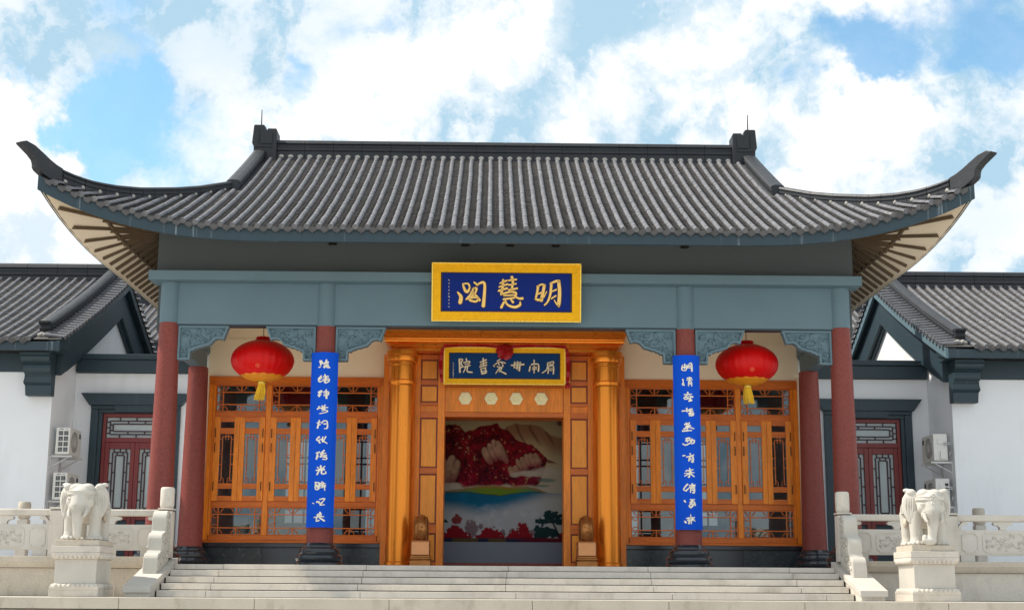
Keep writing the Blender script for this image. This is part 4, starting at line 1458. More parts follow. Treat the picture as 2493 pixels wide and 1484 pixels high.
    # mist
    for cx, cy, rx, ry, w in ((.68, .445, .14, .028, .9), (.86, .44, .16, .05, .8), (.06, .545, .15, .025, .8), (.93, .55, .15, .06, .6), (.60, .46, .05, .02, .7)):
        lay((1-sm(((U-cx)/rx)**2+((V-cy)/ry)**2+.8*n2, .2, 1.2))*w, c(205, 190, 170))
    lay((1-sm(((U-.76)/.07)**2+((V-.49)/.025)**2+.6*n3, .5, 1.1))*.9, c(130, 26, 50))
    lay((1-sm(((U-.87)/.09)**2+((V-.50)/.02)**2+.6*n2, .3, 1.1))*.7, c(84, 130, 120))
    lay((1-sm(((U-.83)/.07)**2+((V-.545)/.012)**2+.6*n2, .3, 1.1))*.7, c(84, 130, 120))
    # green shore and blue water
    gt = ridge([(-.2, .60), (.0, .595), (.15, .575), (.28, .555), (.42, .548), (.55, .558), (.7, .552), (.8, .575), (.87, .60), (1.2, .62)])+.006*n3
    gbm = ridge([(-.2, .612), (.0, .605), (.2, .602), (.36, .615), (.48, .628), (.6, .606), (.75, .597), (.88, .602), (1.2, .61)])+.006*n3
    grn = sm(V, gt-.006, gt+.006)*(1-sm(V, gbm-.004, gbm+.004))*(1-sm(U, .82, .9))
    lay(grn, c(120, 150, 46)); lay(grn*sm(np.abs(U-.45), .12, .34), c(74, 140, 110)); lay(grn*(1-sm(V, gt, gt+.03))*.7, c(190, 110, 66))
    wb = ridge([(-.2, .70), (.0, .73), (.15, .745), (.3, .775), (.5, .74), (.7, .68), (.85, .63), (1.2, .6)])
    lay(sm(V, gbm-.003, gbm+.006)*(1-sm(V, wb-.08, wb+.045)), c(22, 112, 150)[None, None]*(1+.3*n2[..., None]))
    lay(sm(np.abs(V-gbm), .006, .0)*(1-sm(U, .8, .88)), c(14, 56, 60))
    lay(sm(n2+.5*n3, .1, .5)*sm(V, .66, .78)*.4, c(220, 226, 232))
    # trees along the foot
    def tree(cx, cy, r, col, soft=.25, tall=1.0):
        m_ = 1-sm(((U-cx)/r)**2+((V-cy)/(r*tall))**2+.9*n3+.7*n4, .75, .75+soft)
        lay(m_, col)
        lay(m_*sm(n4+.4*n3, .1, .4)*.45, col*.35)
        lay(m_*(1-sm(V, cy-r*.8*tall, cy))*sm(n4, .0, .3)*.35, col*2.2+.02)
    grey = c(140, 120, 126)
    for q in ((.24, .90, .055, 1.3), (.50, .935, .03, 1.2), (.58, .92, .03, 1.0), (.32, .875, .022, 1.0), (.74, .93, .03, 1)):
        tree(q[0], q[1], q[2], grey, .5, q[3])
    red = c(150, 26, 40)
    tree(.12, .82, .045, c(150, 70, 70), .4, .9); tree(.66, .90, .05, red*1.1, .3, 1.1)
    for q in ((.11, .945, .10), (.06, .965, .08), (.18, .965, .07), (.40, .95, .09), (.46, .97, .07), (.33, .97, .06), (.62, .965, .09), (.70, .97, .07), (.56, .972, .05), (1.0, .95, .06)):
        tree(q[0], q[1], q[2], red, .2, .75)
    pine = c(34, 64, 66)
    for q in ((.90, .79, .085, .55), (.84, .83, .075, .32), (.96, .83, .06, .4), (.83, .92, .085, .7), (.80, .95, .06, .6), (.98, .85, .04, .3), (.90, .93, .06, .6), (.0, .835, .05, .35)):
        tree(q[0], q[1], q[2], pine, .2, q[3])
    tw = sm(np.abs(U-(.89+.5*(V-.8))), .012, .004)*sm(V, .80, .84)
    lay(tw, c(40, 50, 56))
    lay(sm(V, .965, .975), c(44, 50, 76)); lay(sm(V, .965, .98)*sm(np.sin(U*14+6*n1), .2, .7), c(104, 84, 52)); lay(sm(V, .955, .975)*sm(U, .55, .75)*.9, c(110, 22, 44))
    lay((np.hypot(U-.97, (V-.03)*1.0) < .022)*.8, c(90, 24, 24))
    vs3, fs = [], []
    for i in range(NX):
        for j in range(NZ):
            vs3.append((X0+(X1-X0)*i/(NX-1), Y, Z1+(Z0-Z1)*j/(NZ-1)))
    for i in range(NX-1):
        for j in range(NZ-1):
            fs.append((i*NZ+j, i*NZ+j+1, (i+1)*NZ+j+1, (i+1)*NZ+j))
    q = MB(); q.v, q.f = vs3, fs
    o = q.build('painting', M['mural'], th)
    at = o.data.color_attributes.new('Col', 'FLOAT_COLOR', 'POINT')
    rgba = np.ones((NX*NZ, 4), dtype=np.float32)
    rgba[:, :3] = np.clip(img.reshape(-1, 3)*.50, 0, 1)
    at.data.foreach_set('color', rgba.ravel())
mural()

# ================================================================== plaques
def plaque(name, label, x0, x1, z0, z1, ybot, lean, bw, field, edge, chars, mp_, tmat, small):
    """leaning signboard; local u right, v up from the board's centre"""
    hw, hh = (x1-x0)/2, (z1-z0)/2
    cx, cz = (x0+x1)/2, (z0+z1)/2
    a = R(lean)
    def to3(u, v, h):      # h: towards the viewer
        return (cx+u, ybot-(v+hh)*math.sin(a)-h*math.cos(a), cz+v*math.cos(a)-h*math.sin(a))
    th = thing(name, label, 'sign', to3(0, -hh, 0), None)
    def slab(u0, u1, v0, v1, h0, h1, nm, m_, par, bev=0):
        q = MB(); q.hexa([to3(u0, v0, h0), to3(u1, v0, h0), to3(u1, v0, h1), to3(u0, v0, h1), to3(u0, v1, h0), to3(u1, v1, h0), to3(u1, v1, h1), to3(u0, v1, h1)])
        return q.build(nm, m_, par, bev=bev)
    board = slab(-hw+.02, hw-.02, -hh+.02, hh-.02, -.05, .0, 'board', M['outline_and_shadow'], th)
    fr = []
    for (u0, u1, v0, v1) in ((-hw, hw, hh-bw, hh), (-hw, hw, -hh, -hh+bw), (-hw, -hw+bw, -hh+bw+.001, hh-bw-.001), (hw-bw, hw, -hh+bw+.001, hh-bw-.001)):
        slab(u0+.012, u1-.012, v0+(.012 if v0 < -hh+.01 else 0), v1-(.012 if v1 > hh-.01 else 0), .001, .03, 'frame', M['gold'], th)
    for (u0, u1, v0, v1) in ((-hw-.012, hw+.012, hh-.013, hh+.012), (-hw-.012, hw+.012, -hh-.012, -hh+.013), (-hw-.012, -hw+.013, -hh+.0135, hh-.0135), (hw-.013, hw+.012, -hh+.0135, hh-.0135)):
        slab(u0, u1, v0, v1, -.05, .048, 'outer_bead', M['gold_edge'], th, bev=.006)
    iu, iv = hw-bw, hh-bw
    for (u0, u1, v0, v1) in ((-iu-.0, iu, iv-.018, iv), (-iu, iu, -iv, -iv+.018), (-iu, -iu+.018, -iv+.0185, iv-.0185), (iu-.018, iu, -iv+.0185, iv-.0185)):
        slab(u0, u1, v0, v1, .0305, .036, 'inner_bead', M['outline_and_shadow'], th)
    slab(-iu, iu, -iv, iv, .0012, .016, 'field', field, th)
    (zx, zy, zw, zh, uw, vh) = mp_
    for strokes in chars:
        q = MB(); sh = MB()
        for pts, ws in strokes:
            P_ = [((x-zx)/zw*uw, -(y-zy)/zh*vh) for x, y in pts]
            W_ = [w/zw*uw*1.12 for w in ws]
            if len(W_) < len(P_): W_ = [W_[0]+(W_[-1]-W_[0])*i/(len(P_)-1) for i in range(len(P_))]
            stroke(q, P_, W_, to3, .022)
            stroke(sh, [(x+.004, y-.006) for x, y in P_], [w+.022 for w in W_], lambda u, v, h: to3(u, v, h*.4), .0172*2.5)  # dark strokes widened and shifted down-right: outline plus painted drop shadow
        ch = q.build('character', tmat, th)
        sh.build('character_shadow', M['outline_and_shadow'], ch)
    q = MB()
    rr = random.Random(9)
    for (u, v) in small:
        for k in range(3):
            stroke(q, [(u+rr.uniform(-.014, .014), v+rr.uniform(-.016, .016)), (u+rr.uniform(-.016, .016), v+rr.uniform(-.016, .016))], [.006, .005], to3, .018)
    q.build('inscription', M['pale_text'], th)
    return to3
ming = [([(1300,330),(1285,420),(1270,480)],[24,18]),([(1285,338),(1340,310),(1378,322)],[16,20]),([(1370,322),(1352,420),(1335,500)],[28,34]),([(1300,422),(1345,402)],[16,18]),([(1270,480),(1310,492),(1340,470)],[24,22]),
        ([(1450,310),(1440,420),(1410,510),(1372,552)],[26,24,18,14]),([(1438,302),(1500,272),(1542,272)],[18,30]),([(1535,275),(1546,400),(1540,520),(1537,568)],[32,34,36,18]),([(1537,560),(1505,525),(1485,490)],[20,8]),([(1460,392),(1510,368)],[13,16]),([(1452,475),(1505,440)],[14,16]),([(1365,460),(1398,392)],[12,10])]
hui = [([(860,302),(940,268)],[16,18]),([(850,345),(950,310)],[16,18]),([(845,390),(945,358)],[22,20]),([(895,260),(893,330),(876,432)],[20,26]),([(958,268),(1048,255)],[16,18]),([(960,322),(1045,305)],[16,16]),([(960,380),(1060,358)],[18,18]),([(995,225),(1008,300),(985,402)],[28,18]),
       ([(880,430),(970,402),(1045,412),(1030,465)],[18,22]),([(905,445),(1025,436)],[14,15]),([(900,488),(1030,468)],[20,18]),([(908,520),(892,550),(876,584)],[20,26]),([(922,500),(950,552),(1030,578),(1090,552),(1092,515)],[14,20,26,26,12]),([(985,488),(1012,522)],[14,26]),([(1048,462),(1085,478),(1122,474)],[16,26])]
ge = [([(372,408),(412,462),(403,532)],[12,36,40]),([(430,315),(490,308),(512,345)],[14,18]),([(436,330),(462,392),(490,402),(514,352)],[18,28,26,14]),([(562,358),(525,430),(472,492)],[20,16]),([(545,372),(592,360),(572,420),(505,485)],[18,26,20]),([(530,402),(582,445),(628,502)],[18,26]),([(498,492),(560,468),(612,482),(585,516),(515,504)],[18,20]),([(562,292),(604,326)],[16,20]),([(605,315),(660,292),(684,322),(680,450),(670,570)],[16,26,26,30,36])]
small = [(-1.06, .22-.062*k) for k in range(9)]
plaque('name_plaque', 'large gold framed navy plaque with three gold characters on the beam', -1.37, 1.37, 4.435, 5.50, -.30, 9.0, .168, M['navy'], M['gold_edge'], [ming, hui, ge],
       (935, 407, 1705, 677, 2.74, 1.075), M['gold_text'], small)
P2 = [
 [([(383,1160),(390,1312)],[18,16]),([(385,1160),(420,1165),(402,1210),(420,1240),(396,1262)],[12,12]),([(460,1152),(466,1178)],[10,14]),([(430,1200),(500,1185),(490,1212)],[10,12]),([(445,1218),(490,1212)],[9,9]),([(430,1250),(507,1230)],[10,11]),([(462,1245),(430,1312)],[11,8]),([(480,1242),(474,1300),(532,1310)],[11,13])],
 [([(620,1195),(692,1165)],[11,13]),([(625,1222),(696,1195)],[11,13]),([(655,1150),(661,1240)],[14,13]),([(615,1248),(697,1225)],[11,13]),([(625,1272),(690,1255)],[10,10]),([(635,1285),(641,1322)],[13,13]),([(678,1268),(692,1310),(640,1326)],[13,16]),([(645,1302),(682,1295)],[11,11])],
 [([(850,1158),(815,1182)],[12,9]),([(790,1218),(850,1190),(912,1202)],[9,11]),([(772,1228),(786,1242)],[8,11]),([(830,1205),(842,1226)],[8,9]),([(868,1198),(882,1226)],[8,10]),([(815,1242),(860,1250),(887,1233)],[9,11]),([(850,1245),(800,1322)],[10,7]),([(830,1272),(872,1260),(840,1302)],[9,10]),([(835,1285),(875,1305),(917,1326)],[9,16])],
 [([(978,1226),(1050,1222),(1122,1215)],[14,17]),([(1017,1188),(1010,1256)],[13,13]),([(1050,1183),(1045,1272)],[13,14]),([(1082,1188),(1070,1288)],[13,17]),([(1010,1202),(1087,1195)],[9,10]),([(1010,1254),(1062,1250)],[9,10])],
 [([(1240,1163),(1240,1207)],[12,12]),([(1195,1238),(1185,1292)],[13,13]),([(1208,1216),(1287,1213),(1290,1292)],[12,15]),([(1220,1252),(1272,1245)],[9,9]),([(1220,1272),(1272,1265)],[9,9]),([(1242,1230),(1240,1314)],[11,11])],
 [([(1390,1197),(1462,1180),(1455,1215)],[8,10]),([(1425,1185),(1425,1212)],[8,8]),([(1395,1218),(1462,1213)],[8,8]),([(1395,1195),(1385,1270),(1333,1312)],[11,9]),([(1405,1240),(1400,1317)],[10,10]),([(1405,1237),(1462,1233),(1460,1322)],[9,12]),([(1410,1262),(1457,1258)],[7,7]),([(1410,1283),(1457,1280)],[7,7])]]
small2 = [(-1.03, .05-.042*k) for k in range(8)]
to3p = plaque('academy_plaque', 'smaller gold framed blue plaque with six characters and a red rosette above the door', -1.215, 1.215, 3.63, 4.365, 2.20, 5.0, .105, M['navy2'], M['gold_edge'], P2,
       (902, 1235, 1385, 420, 2.43, .735), M['pale_text'], small2)
# red silk swag and rosette over the smaller plaque
th = thing('silk_swag', 'red silk swag with a round rosette draped over the smaller plaque', 'ribbon', (0, 2.1, 4.35))
s = MB()
def ribbon(pts, w0, w1, m_=7):
    vs, fs = [], []
    for i, (p, d) in enumerate(pts):
        p = Vector(p); d = Vector(d)
        for k in range(m_):
            t = k/(m_-1)-.5
            vs.append(p+d*t+Vector((0, -.012*math.cos(t*19+i*.9), 0)))
    for i in range(len(pts)-1):
        for k in range(m_-1):
            a = i*m_+k
            fs.append((a, a+1, a+m_+1, a+m_))
    s.add(vs, fs)
for mx in (-1, 1):
    pts = []
    for k in range(13):
        t = k/12
        p = to3p(mx*(.12+1.10*t), .385+.012*math.sin(t*math.pi)*3-.0*t, .06)
        pts.append((p, (0, .02, .075)))
    for k in range(1, 12):
        t = k/11
        p = to3p(mx*(1.245+.04*math.sin(t*3)), .36-(.75 if mx > 0 else .70)*t, .045)
        pts.append((p, (.085*mx*(1-.3*t), .01, .01)))
    ribbon(pts, .07, .07)
s.build('swag', M['silk'], th, smooth=60)
rs_ = MB()
rr = random.Random(4)
for k in range(150):
    a = rr.uniform(0, 6.283); ph = math.acos(rr.uniform(0, 1))
    r0 = .165*rr.uniform(.86, 1.0)
    d = Vector((math.sin(ph)*math.cos(a), -math.cos(ph)*.8, math.sin(ph)*math.sin(a)))
    c0 = Vector(to3p(0, .285, .05))+d*r0
    t1 = d.cross(Vector((.3, .2, .9))).normalized(); t2 = d.cross(t1)
    w = .032
    q = [c0+t1*w-d*.03, c0+t2*w+d*.012, c0-t1*w-d*.03, c0-t2*w-d*.012, c0+d*.022]
    rs_.add([tuple(x) for x in q], [(0, 1, 4), (1, 2, 4), (2, 3, 4), (3, 0, 4)])
rs_.ball(to3p(0, .285, .05), (.15, .11, .15), 14, 8)
rs_.build('rosette', M['silk'], th, smooth=60)
tl = MB()
pe = to3p(1.275, -.38, .05)
for k in range(9):
    a = 2*math.pi*k/9
    tl.tube([(pe[0], pe[1], pe[2]+.05), (pe[0]+.05*math.cos(a), pe[1]+.03*math.sin(a), pe[2]), (pe[0]+.055*math.cos(a), pe[1]+.03*math.sin(a), pe[2]-.075)], [.012, .018, .008], 5)
tl.build('ribbon_end', M['silk'], th, smooth=60)

# ================================================================== couplet boards
CL = {
-1: [
 [[(12,15),(20,50)],[(25,12),(30,45)],[(10,30),(35,28)],[(20,50),(22,70)],[(70,5),(65,35)],[(45,45),(85,30)],[(50,65),(80,55),(85,70),(55,78)],[(5,85),(20,80)],[(45,80),(55,95)],[(75,88),(98,85)]],
 [[(30,15),(5,50)],[(35,35),(5,65),(20,85)],[(60,0),(65,40)],[(45,25),(90,20)],[(50,45),(95,45),(95,75),(65,95)],[(70,35),(60,85)],[(45,60),(90,60)],[(15,80),(40,70)]],
 [[(35,10),(5,30)],[(10,35),(40,25)],[(25,15),(15,75)],[(5,60),(35,55)],[(55,25),(95,25),(90,60),(55,65)],[(75,0),(80,95)],[(55,45),(90,42)]],
 [[(15,25),(25,20)],[(45,15),(50,25)],[(70,5),(60,25)],[(5,50),(15,40),(95,30)],[(40,50),(70,45),(45,70)],[(60,60),(90,65),(85,80),(25,98)]],
 [[(25,5),(20,20)],[(5,35),(35,25)],[(20,35),(10,90)],[(15,60),(35,50)],[(55,20),(45,40)],[(60,15),(90,15),(95,85),(70,95)],[(65,45),(88,42)]],
 [[(30,20),(5,50),(25,65),(35,85)],[(20,60),(45,45)],[(60,20),(55,60)],[(85,15),(70,55),(60,75)],[(55,55),(98,90)]],
 [[(5,30),(35,20)],[(20,25),(10,95)],[(25,55),(20,80)],[(75,0),(50,35)],[(45,40),(90,30)],[(65,35),(45,70)],[(60,60),(95,55)],[(65,75),(95,75),(95,95),(62,95)]],
 [[(50,0),(50,40)],[(20,15),(35,35)],[(85,5),(65,30)],[(10,50),(80,40)],[(40,45),(20,95)],[(60,45),(60,85),(95,80),(90,60)]],
 [[(5,15),(40,15)],[(10,25),(10,85),(40,80),(40,20)],[(20,40),(30,70)],[(65,5),(50,35)],[(50,30),(95,25)],[(75,15),(70,70)],[(50,50),(95,45)],[(55,70),(95,60)],[(85,40),(90,98)]],
 [[(-12,68),(2,75)],[(25,60),(32,52)],[(50,30),(90,20),(85,40),(55,85)],[(55,90),(92,85)],[(40,55),(48,65)]],
 [[(55,0),(60,12)],[(40,25),(65,20)],[(35,20),(30,60)],[(5,55),(90,45)],[(35,40),(70,38)],[(30,60),(28,95),(50,85)],[(55,60),(95,90)]]],
1: [
 [[(10,30),(5,80),(40,85),(45,30)],[(30,20),(28,70)],[(10,55),(40,52)],[(65,20),(90,10),(92,95)],[(68,40),(88,36)],[(70,60),(88,58)],[(58,30),(55,60)]],
 [[(10,20),(15,50)],[(15,60),(10,80),(25,85)],[(50,10),(85,8)],[(70,0),(70,45)],[(45,30),(95,25)],[(60,45),(60,95)],[(60,50),(85,48),(88,95)],[(62,70),(85,66)]],
 [[(50,0),(55,20)],[(20,25),(85,20)],[(45,30),(15,65)],[(30,55),(60,45)],[(20,75),(50,70)],[(65,40),(95,50)],[(50,60),(75,75),(60,95),(85,85)],[(80,55),(60,70)]],
 [[(0,40),(55,35)],[(40,10),(42,50)],[(60,25),(90,15)],[(60,40),(95,35)],[(75,15),(72,50)],[(55,65),(95,55),(95,85),(60,90)],[(60,75),(85,72)]],
 [[(20,20),(60,10)],[(35,5),(40,40)],[(60,0),(50,45)],[(25,45),(70,35)],[(45,40),(40,95)],[(10,70),(50,50)],[(50,50),(102,65)],[(0,92),(80,85)]],
 [[(25,10),(60,5)],[(35,10),(40,50)],[(25,35),(55,30)],[(0,65),(25,80),(60,60),(70,50)],[(80,10),(75,50)],[(65,35),(100,25),(97,55),(75,65)],[(60,20),(68,24)]],
 [[(0,30),(20,28)],[(60,5),(65,18)],[(30,45),(95,20)],[(55,40),(50,85)],[(55,45),(85,38),(85,95),(70,90)],[(60,60),(70,70)]],
 [[(55,0),(60,40)],[(20,30),(85,15)],[(30,20),(70,40)],[(10,55),(95,45)],[(55,40),(50,95),(40,90)],[(45,60),(10,85)],[(60,55),(95,90)]],
 [[(35,5),(0,60),(25,80)],[(20,75),(45,50)],[(75,0),(70,40)],[(50,20),(100,15)],[(50,40),(95,32)],[(60,50),(58,95)],[(60,50),(92,48),(90,95),(75,95)],[(62,70),(88,68)]],
 [[(5,15),(15,35)],[(55,5),(95,5)],[(75,10),(50,40)],[(55,40),(85,25),(98,65)],[(60,50),(45,75),(60,95)],[(70,45),(75,70),(60,85)],[(85,50),(80,70)]],
 [[(55,0),(58,30)],[(20,40),(90,30)],[(40,30),(38,50)],[(5,70),(15,85)],[(30,60),(85,50)],[(45,55),(40,95)],[(60,55),(60,98)],[(80,55),(95,70)],[(70,35),(72,60)]]]}
for mx, lab in ((-1, 'tall blue couplet board with gold characters on the column left of the door'), (1, 'tall blue couplet board with gold characters on the column right of the door')):
    cx = mx*3.33
    ZB, ZT = .66, 3.835
    th = thing('couplet_board', lab, 'sign', (cx, -.3, ZB), 'blue couplet boards on the inner columns')
    hw = .255
    RC = .285
    def surf(u, v, h, cx=cx):
        a = u/RC
        return (cx+(RC+h)*math.sin(a), -(RC+h)*math.cos(a)+.0, v)
    b = MB()
    n = 14
    vs, fs = [], []
    for v in (ZB, ZT):
        for h in (0, .03):
            for k in range(n+1):
                vs.append(surf(-hw+2*hw*k/n, v, h))
    m_ = n+1
    for k in range(n):
        fs += [(m_+k, m_+k+1, 3*m_+k+1, 3*m_+k), (k+1, k, 2*m_+k, 2*m_+k+1), (k, k+1, m_+k+1, m_+k), (2*m_+k+1, 2*m_+k, 3*m_+k, 3*m_+k+1)]
    fs += [(0, m_, 3*m_, 2*m_), (n, 2*m_+n, 3*m_+n, m_+n)]
    b.add(vs, fs)
    b.build('board', M['couplet'], th, smooth=40)
    rc = random.Random(17+mx)
    for i, ch in enumerate(CL[mx]):
        zc = ZT-(ZT-ZB)*(.07+.0872*i)
        q = MB()
        for st_ in ch:
            P_ = [((x-50)/100*.185+.0, zc-(y-50)/100*.17) for x, y in st_]
            w0 = rc.uniform(.022, .030)
            W_ = [w0*(1.0-.35*k/(len(P_)-1)) if rc.random() < .6 else w0*(.7+.5*k/(len(P_)-1)) for k in range(len(P_))]
            stroke(q, P_, W_, surf, .031)
        q.build('character', M['white_text'], th)

# ================================================================== lanterns
def lantern(mx, label, swing):
    cx, cy, cz = mx*4.64, .8, 3.845
    th = thing('lantern', label, 'lantern', (cx, cy, 3.0), 'red lanterns hanging in the porch')
    ra, rb = .60, .395
    b = MB()
    nrib, sub = 28, 4
    n = nrib*sub
    prof = []
    for k in range(21):
        ph = -math.pi/2+.26+(math.pi-.52)*k/20
        prof.append((math.cos(ph), math.sin(ph)))
    vs, fs = [], []
    for (c_, s_) in prof:
        for i in range(n):
            a = 2*math.pi*i/n
            bulge = 1-.022*abs(math.cos(a*nrib/2))**6*c_
            vs.append((cx+ra*c_*bulge*math.cos(a), cy+ra*c_*bulge*math.sin(a), cz+rb*s_))
    for k in range(20):
        for i in range(n):
            j = (i+1) % n
            fs.append((k*n+i, k*n+j, (k+1)*n+j, (k+1)*n+i))
    b.add(vs, fs)
    b.build('shade', M['lantern'], th, smooth='all')
    r_ = MB()
    for i in range(nrib):
        a = 2*math.pi*(i+.5)/nrib
        r_.tube([(cx+(ra*c_*.980+.002)*math.cos(a), cy+(ra*c_*.980+.002)*math.sin(a), cz+rb*s_) for c_, s_ in prof[1:-1:2]], .0065, 4)
    r_.build('rib', M['lantern_rib'], th)
    cap = MB()
    cap.lathe([(.17, cz+rb*.94), (.16, cz+rb*1.0), (.10, cz+rb*1.05), (.075, cz+rb*1.06), (.075, cz+rb*1.13), (.10, cz+rb*1.15)], (cx, cy, 0), 24)
    for k in range(10):
        a = 2*math.pi*k/10
        cap.ball((cx+.11*math.cos(a), cy+.11*math.sin(a), cz+rb*1.10), (.035, .035, .03), 6, 4)
    cap.build('cap', M['lantern'], th, smooth=60)
    c = MB(); c.tube([(cx, cy, cz+rb*1.1), (cx, cy, 4.6), (cx, cy, 4.93)], .008, 6); c.build('cord', M['iron'], th)
    # skirt of gold petals
    sk = MB()
    sk.lathe([(.10, cz-rb*1.03), (.20, cz-rb*.985), (.31, cz-rb*.90), (.375, cz-rb*.80), (.372, cz-rb*.775), (.30, cz-rb*.875)], (cx, cy, 0), 36, closed=False)
    for row, (npet, rr0, z0, tilt, sz) in enumerate(((14, .372, cz-rb*.745, .7, .085), (14, .29, cz-rb*.87, .5, .07))):
        for k in range(npet):
            a = 2*math.pi*(k+.5*row)/npet
            o_ = Vector((math.cos(a), math.sin(a), 0)); t_ = Vector((-math.sin(a), math.cos(a), 0)); up = Vector((o_.x*.55, o_.y*.55, .62)).normalized()
            c0 = Vector((cx, cy, z0))+o_*(rr0+.012)
            ring_ = [c0+t_*sz*math.cos(R(30*q))*1.0+up*sz*.55*math.sin(R(30*q)) for q in range(12)]
            sk.add([tuple(x) for x in ring_]+[tuple(c0+o_*.022)], [(q, (q+1) % 12, 12) for q in range(12)])
    sk.build('petal_skirt', M['petal'], th, smooth=30)
    ts = MB()
    ts.lathe([(.055, cz-rb*1.16), (.075, cz-rb*1.11), (.075, cz-rb*1.03), (.06, cz-rb*1.0)], (cx, cy, 0), 16)
    ts.build('tassel_collar', M['gold_edge'], th, smooth=40)
    tt = MB()
    rt = random.Random(5)
    for k in range(70):
        a = rt.uniform(0, 6.283); r1 = rt.uniform(.2, 1)**.5
        L = .30+rt.uniform(-.02, .015)
        z0 = cz-rb*1.13
        tt.tube([(cx+.06*r1*math.cos(a), cy+.06*r1*math.sin(a), z0), (cx+.09*r1*math.cos(a)+swing*.02, cy+.09*r1*math.sin(a), z0-L*.5), (cx+.10*r1*math.cos(a)+swing*.07, cy+.10*r1*math.sin(a), z0-L)], [.010, .009, .006], 4)
    tt.build('tassel', M['tassel'], th, smooth=60)
    # small printed mark low on the front
    mk = MB()
    for (u, v) in ((-.02, .03), (.025, .03), (-.03, -.01), (.03, -.01), (0, 0), (0, .05), (0, -.04)):
        ph = -.47+v*1.8
        a = -math.pi/2+u*1.9-mx*.0
        p = Vector((cx+ra*1.004*math.cos(ph)*math.cos(a), cy+ra*1.004*math.cos(ph)*math.sin(a), cz+rb*1.004*math.sin(ph)))
        mk.ball(p, (.018, .006, .012), 6, 4)
    mk.build('printed_mark', M['lantern_rib'], th)
lantern(-1, 'round red lantern with yellow tassel in the left bay of the porch', -.6)
lantern(1, 'round red lantern with yellow tassel in the right bay of the porch', .35)

# ================================================================== bronze drum stones
def drum_stone(mx, label):
    cx, cy = mx*1.60, 1.78
    th = thing('door_drum', label, 'door drum', (cx, cy, FL), 'bronze drums flanking the doorway')
    p = MB()
    def bx(hx, hy, z0, z1): p.box(cx-hx, cx+hx, cy-hy, cy+hy, z0, z1)
    bx(.20, .34, FL, .12); bx(.175, .31, .12, .15); bx(.20, .33, .15, .18); bx(.185, .32, .18, .215)
    p.build('pedestal', M['bronze'], th, bev=.01)
    q = MB()
    for k in range(6):
        x = cx-.15+.06*k
        q.tube([(x-.018, cy-.342, .02), (x, cy-.344, .06), (x+.016, cy-.342, .025)], .006, 4)
    q.build('inscription', M['bronze_pale'], th)
    s = MB()
    prof = [(-.335, .217), (-.33, .29), (-.315, .36), (-.275, .49), (-.235, .52), (-.17, .46), (-.09, .425), (0, .41), (.09, .425), (.17, .46), (.24, .52), (.30, .50), (.30, .217)]
    s.prism(prof, lambda u, v, w: (w, cy+u, v), cx-.175, cx+.175)
    s.build('saddle', M['bronze_pale'], th, bev=.02)
    # the drum lies on its side: axis left-right
    d = MB()
    R_ = .285
    pr = [(.0, -.135), (R_*.50, -.140), (R_*.62, -.142), (R_*.74, -.132), (R_*.86, -.108), (R_*.95, -.07), (R_*1.01, -.03), (R_*1.02, 0), (R_*1.01, .03), (R_*.95, .07), (R_*.86, .108), (R_*.74, .132), (R_*.62, .142), (R_*.50, .140), (.0, .135)]
    d.lathe([(a+.0001, b) for a, b in pr], (cx, cy, .715), 44, fn=lambda x, y, h: (h, x, y))
    dr = d.build('drum', M['bronze'], th, smooth=40)
    k_ = MB()
    for i in range(34):
        a = 2*math.pi*i/34
        for sx in (-.105, .105):
            k_.ball((cx+sx, cy+R_*.865*math.cos(a), .715+R_*.865*math.sin(a)), .015, 6, 4)
    rr_ = random.Random(3)
    for i in range(150):
        a = rr_.uniform(0, 6.283); u = rr_.uniform(-.06, .06)
        q_ = R_*(1.015-.06*(u/.07)**2)
        k_.ball((cx+u, cy+q_*math.cos(a), .715+q_*math.sin(a)), (rr_.uniform(.008, .018), .014, .014), 5, 3)
    tag(k_.build('drum_carving', M['bronze'], dr, smooth=60), kind='stuff')
drum_stone(-1, 'bronze door drum on a pedestal left of the mural')
drum_stone(1, 'bronze door drum on a pedestal right of the mural')
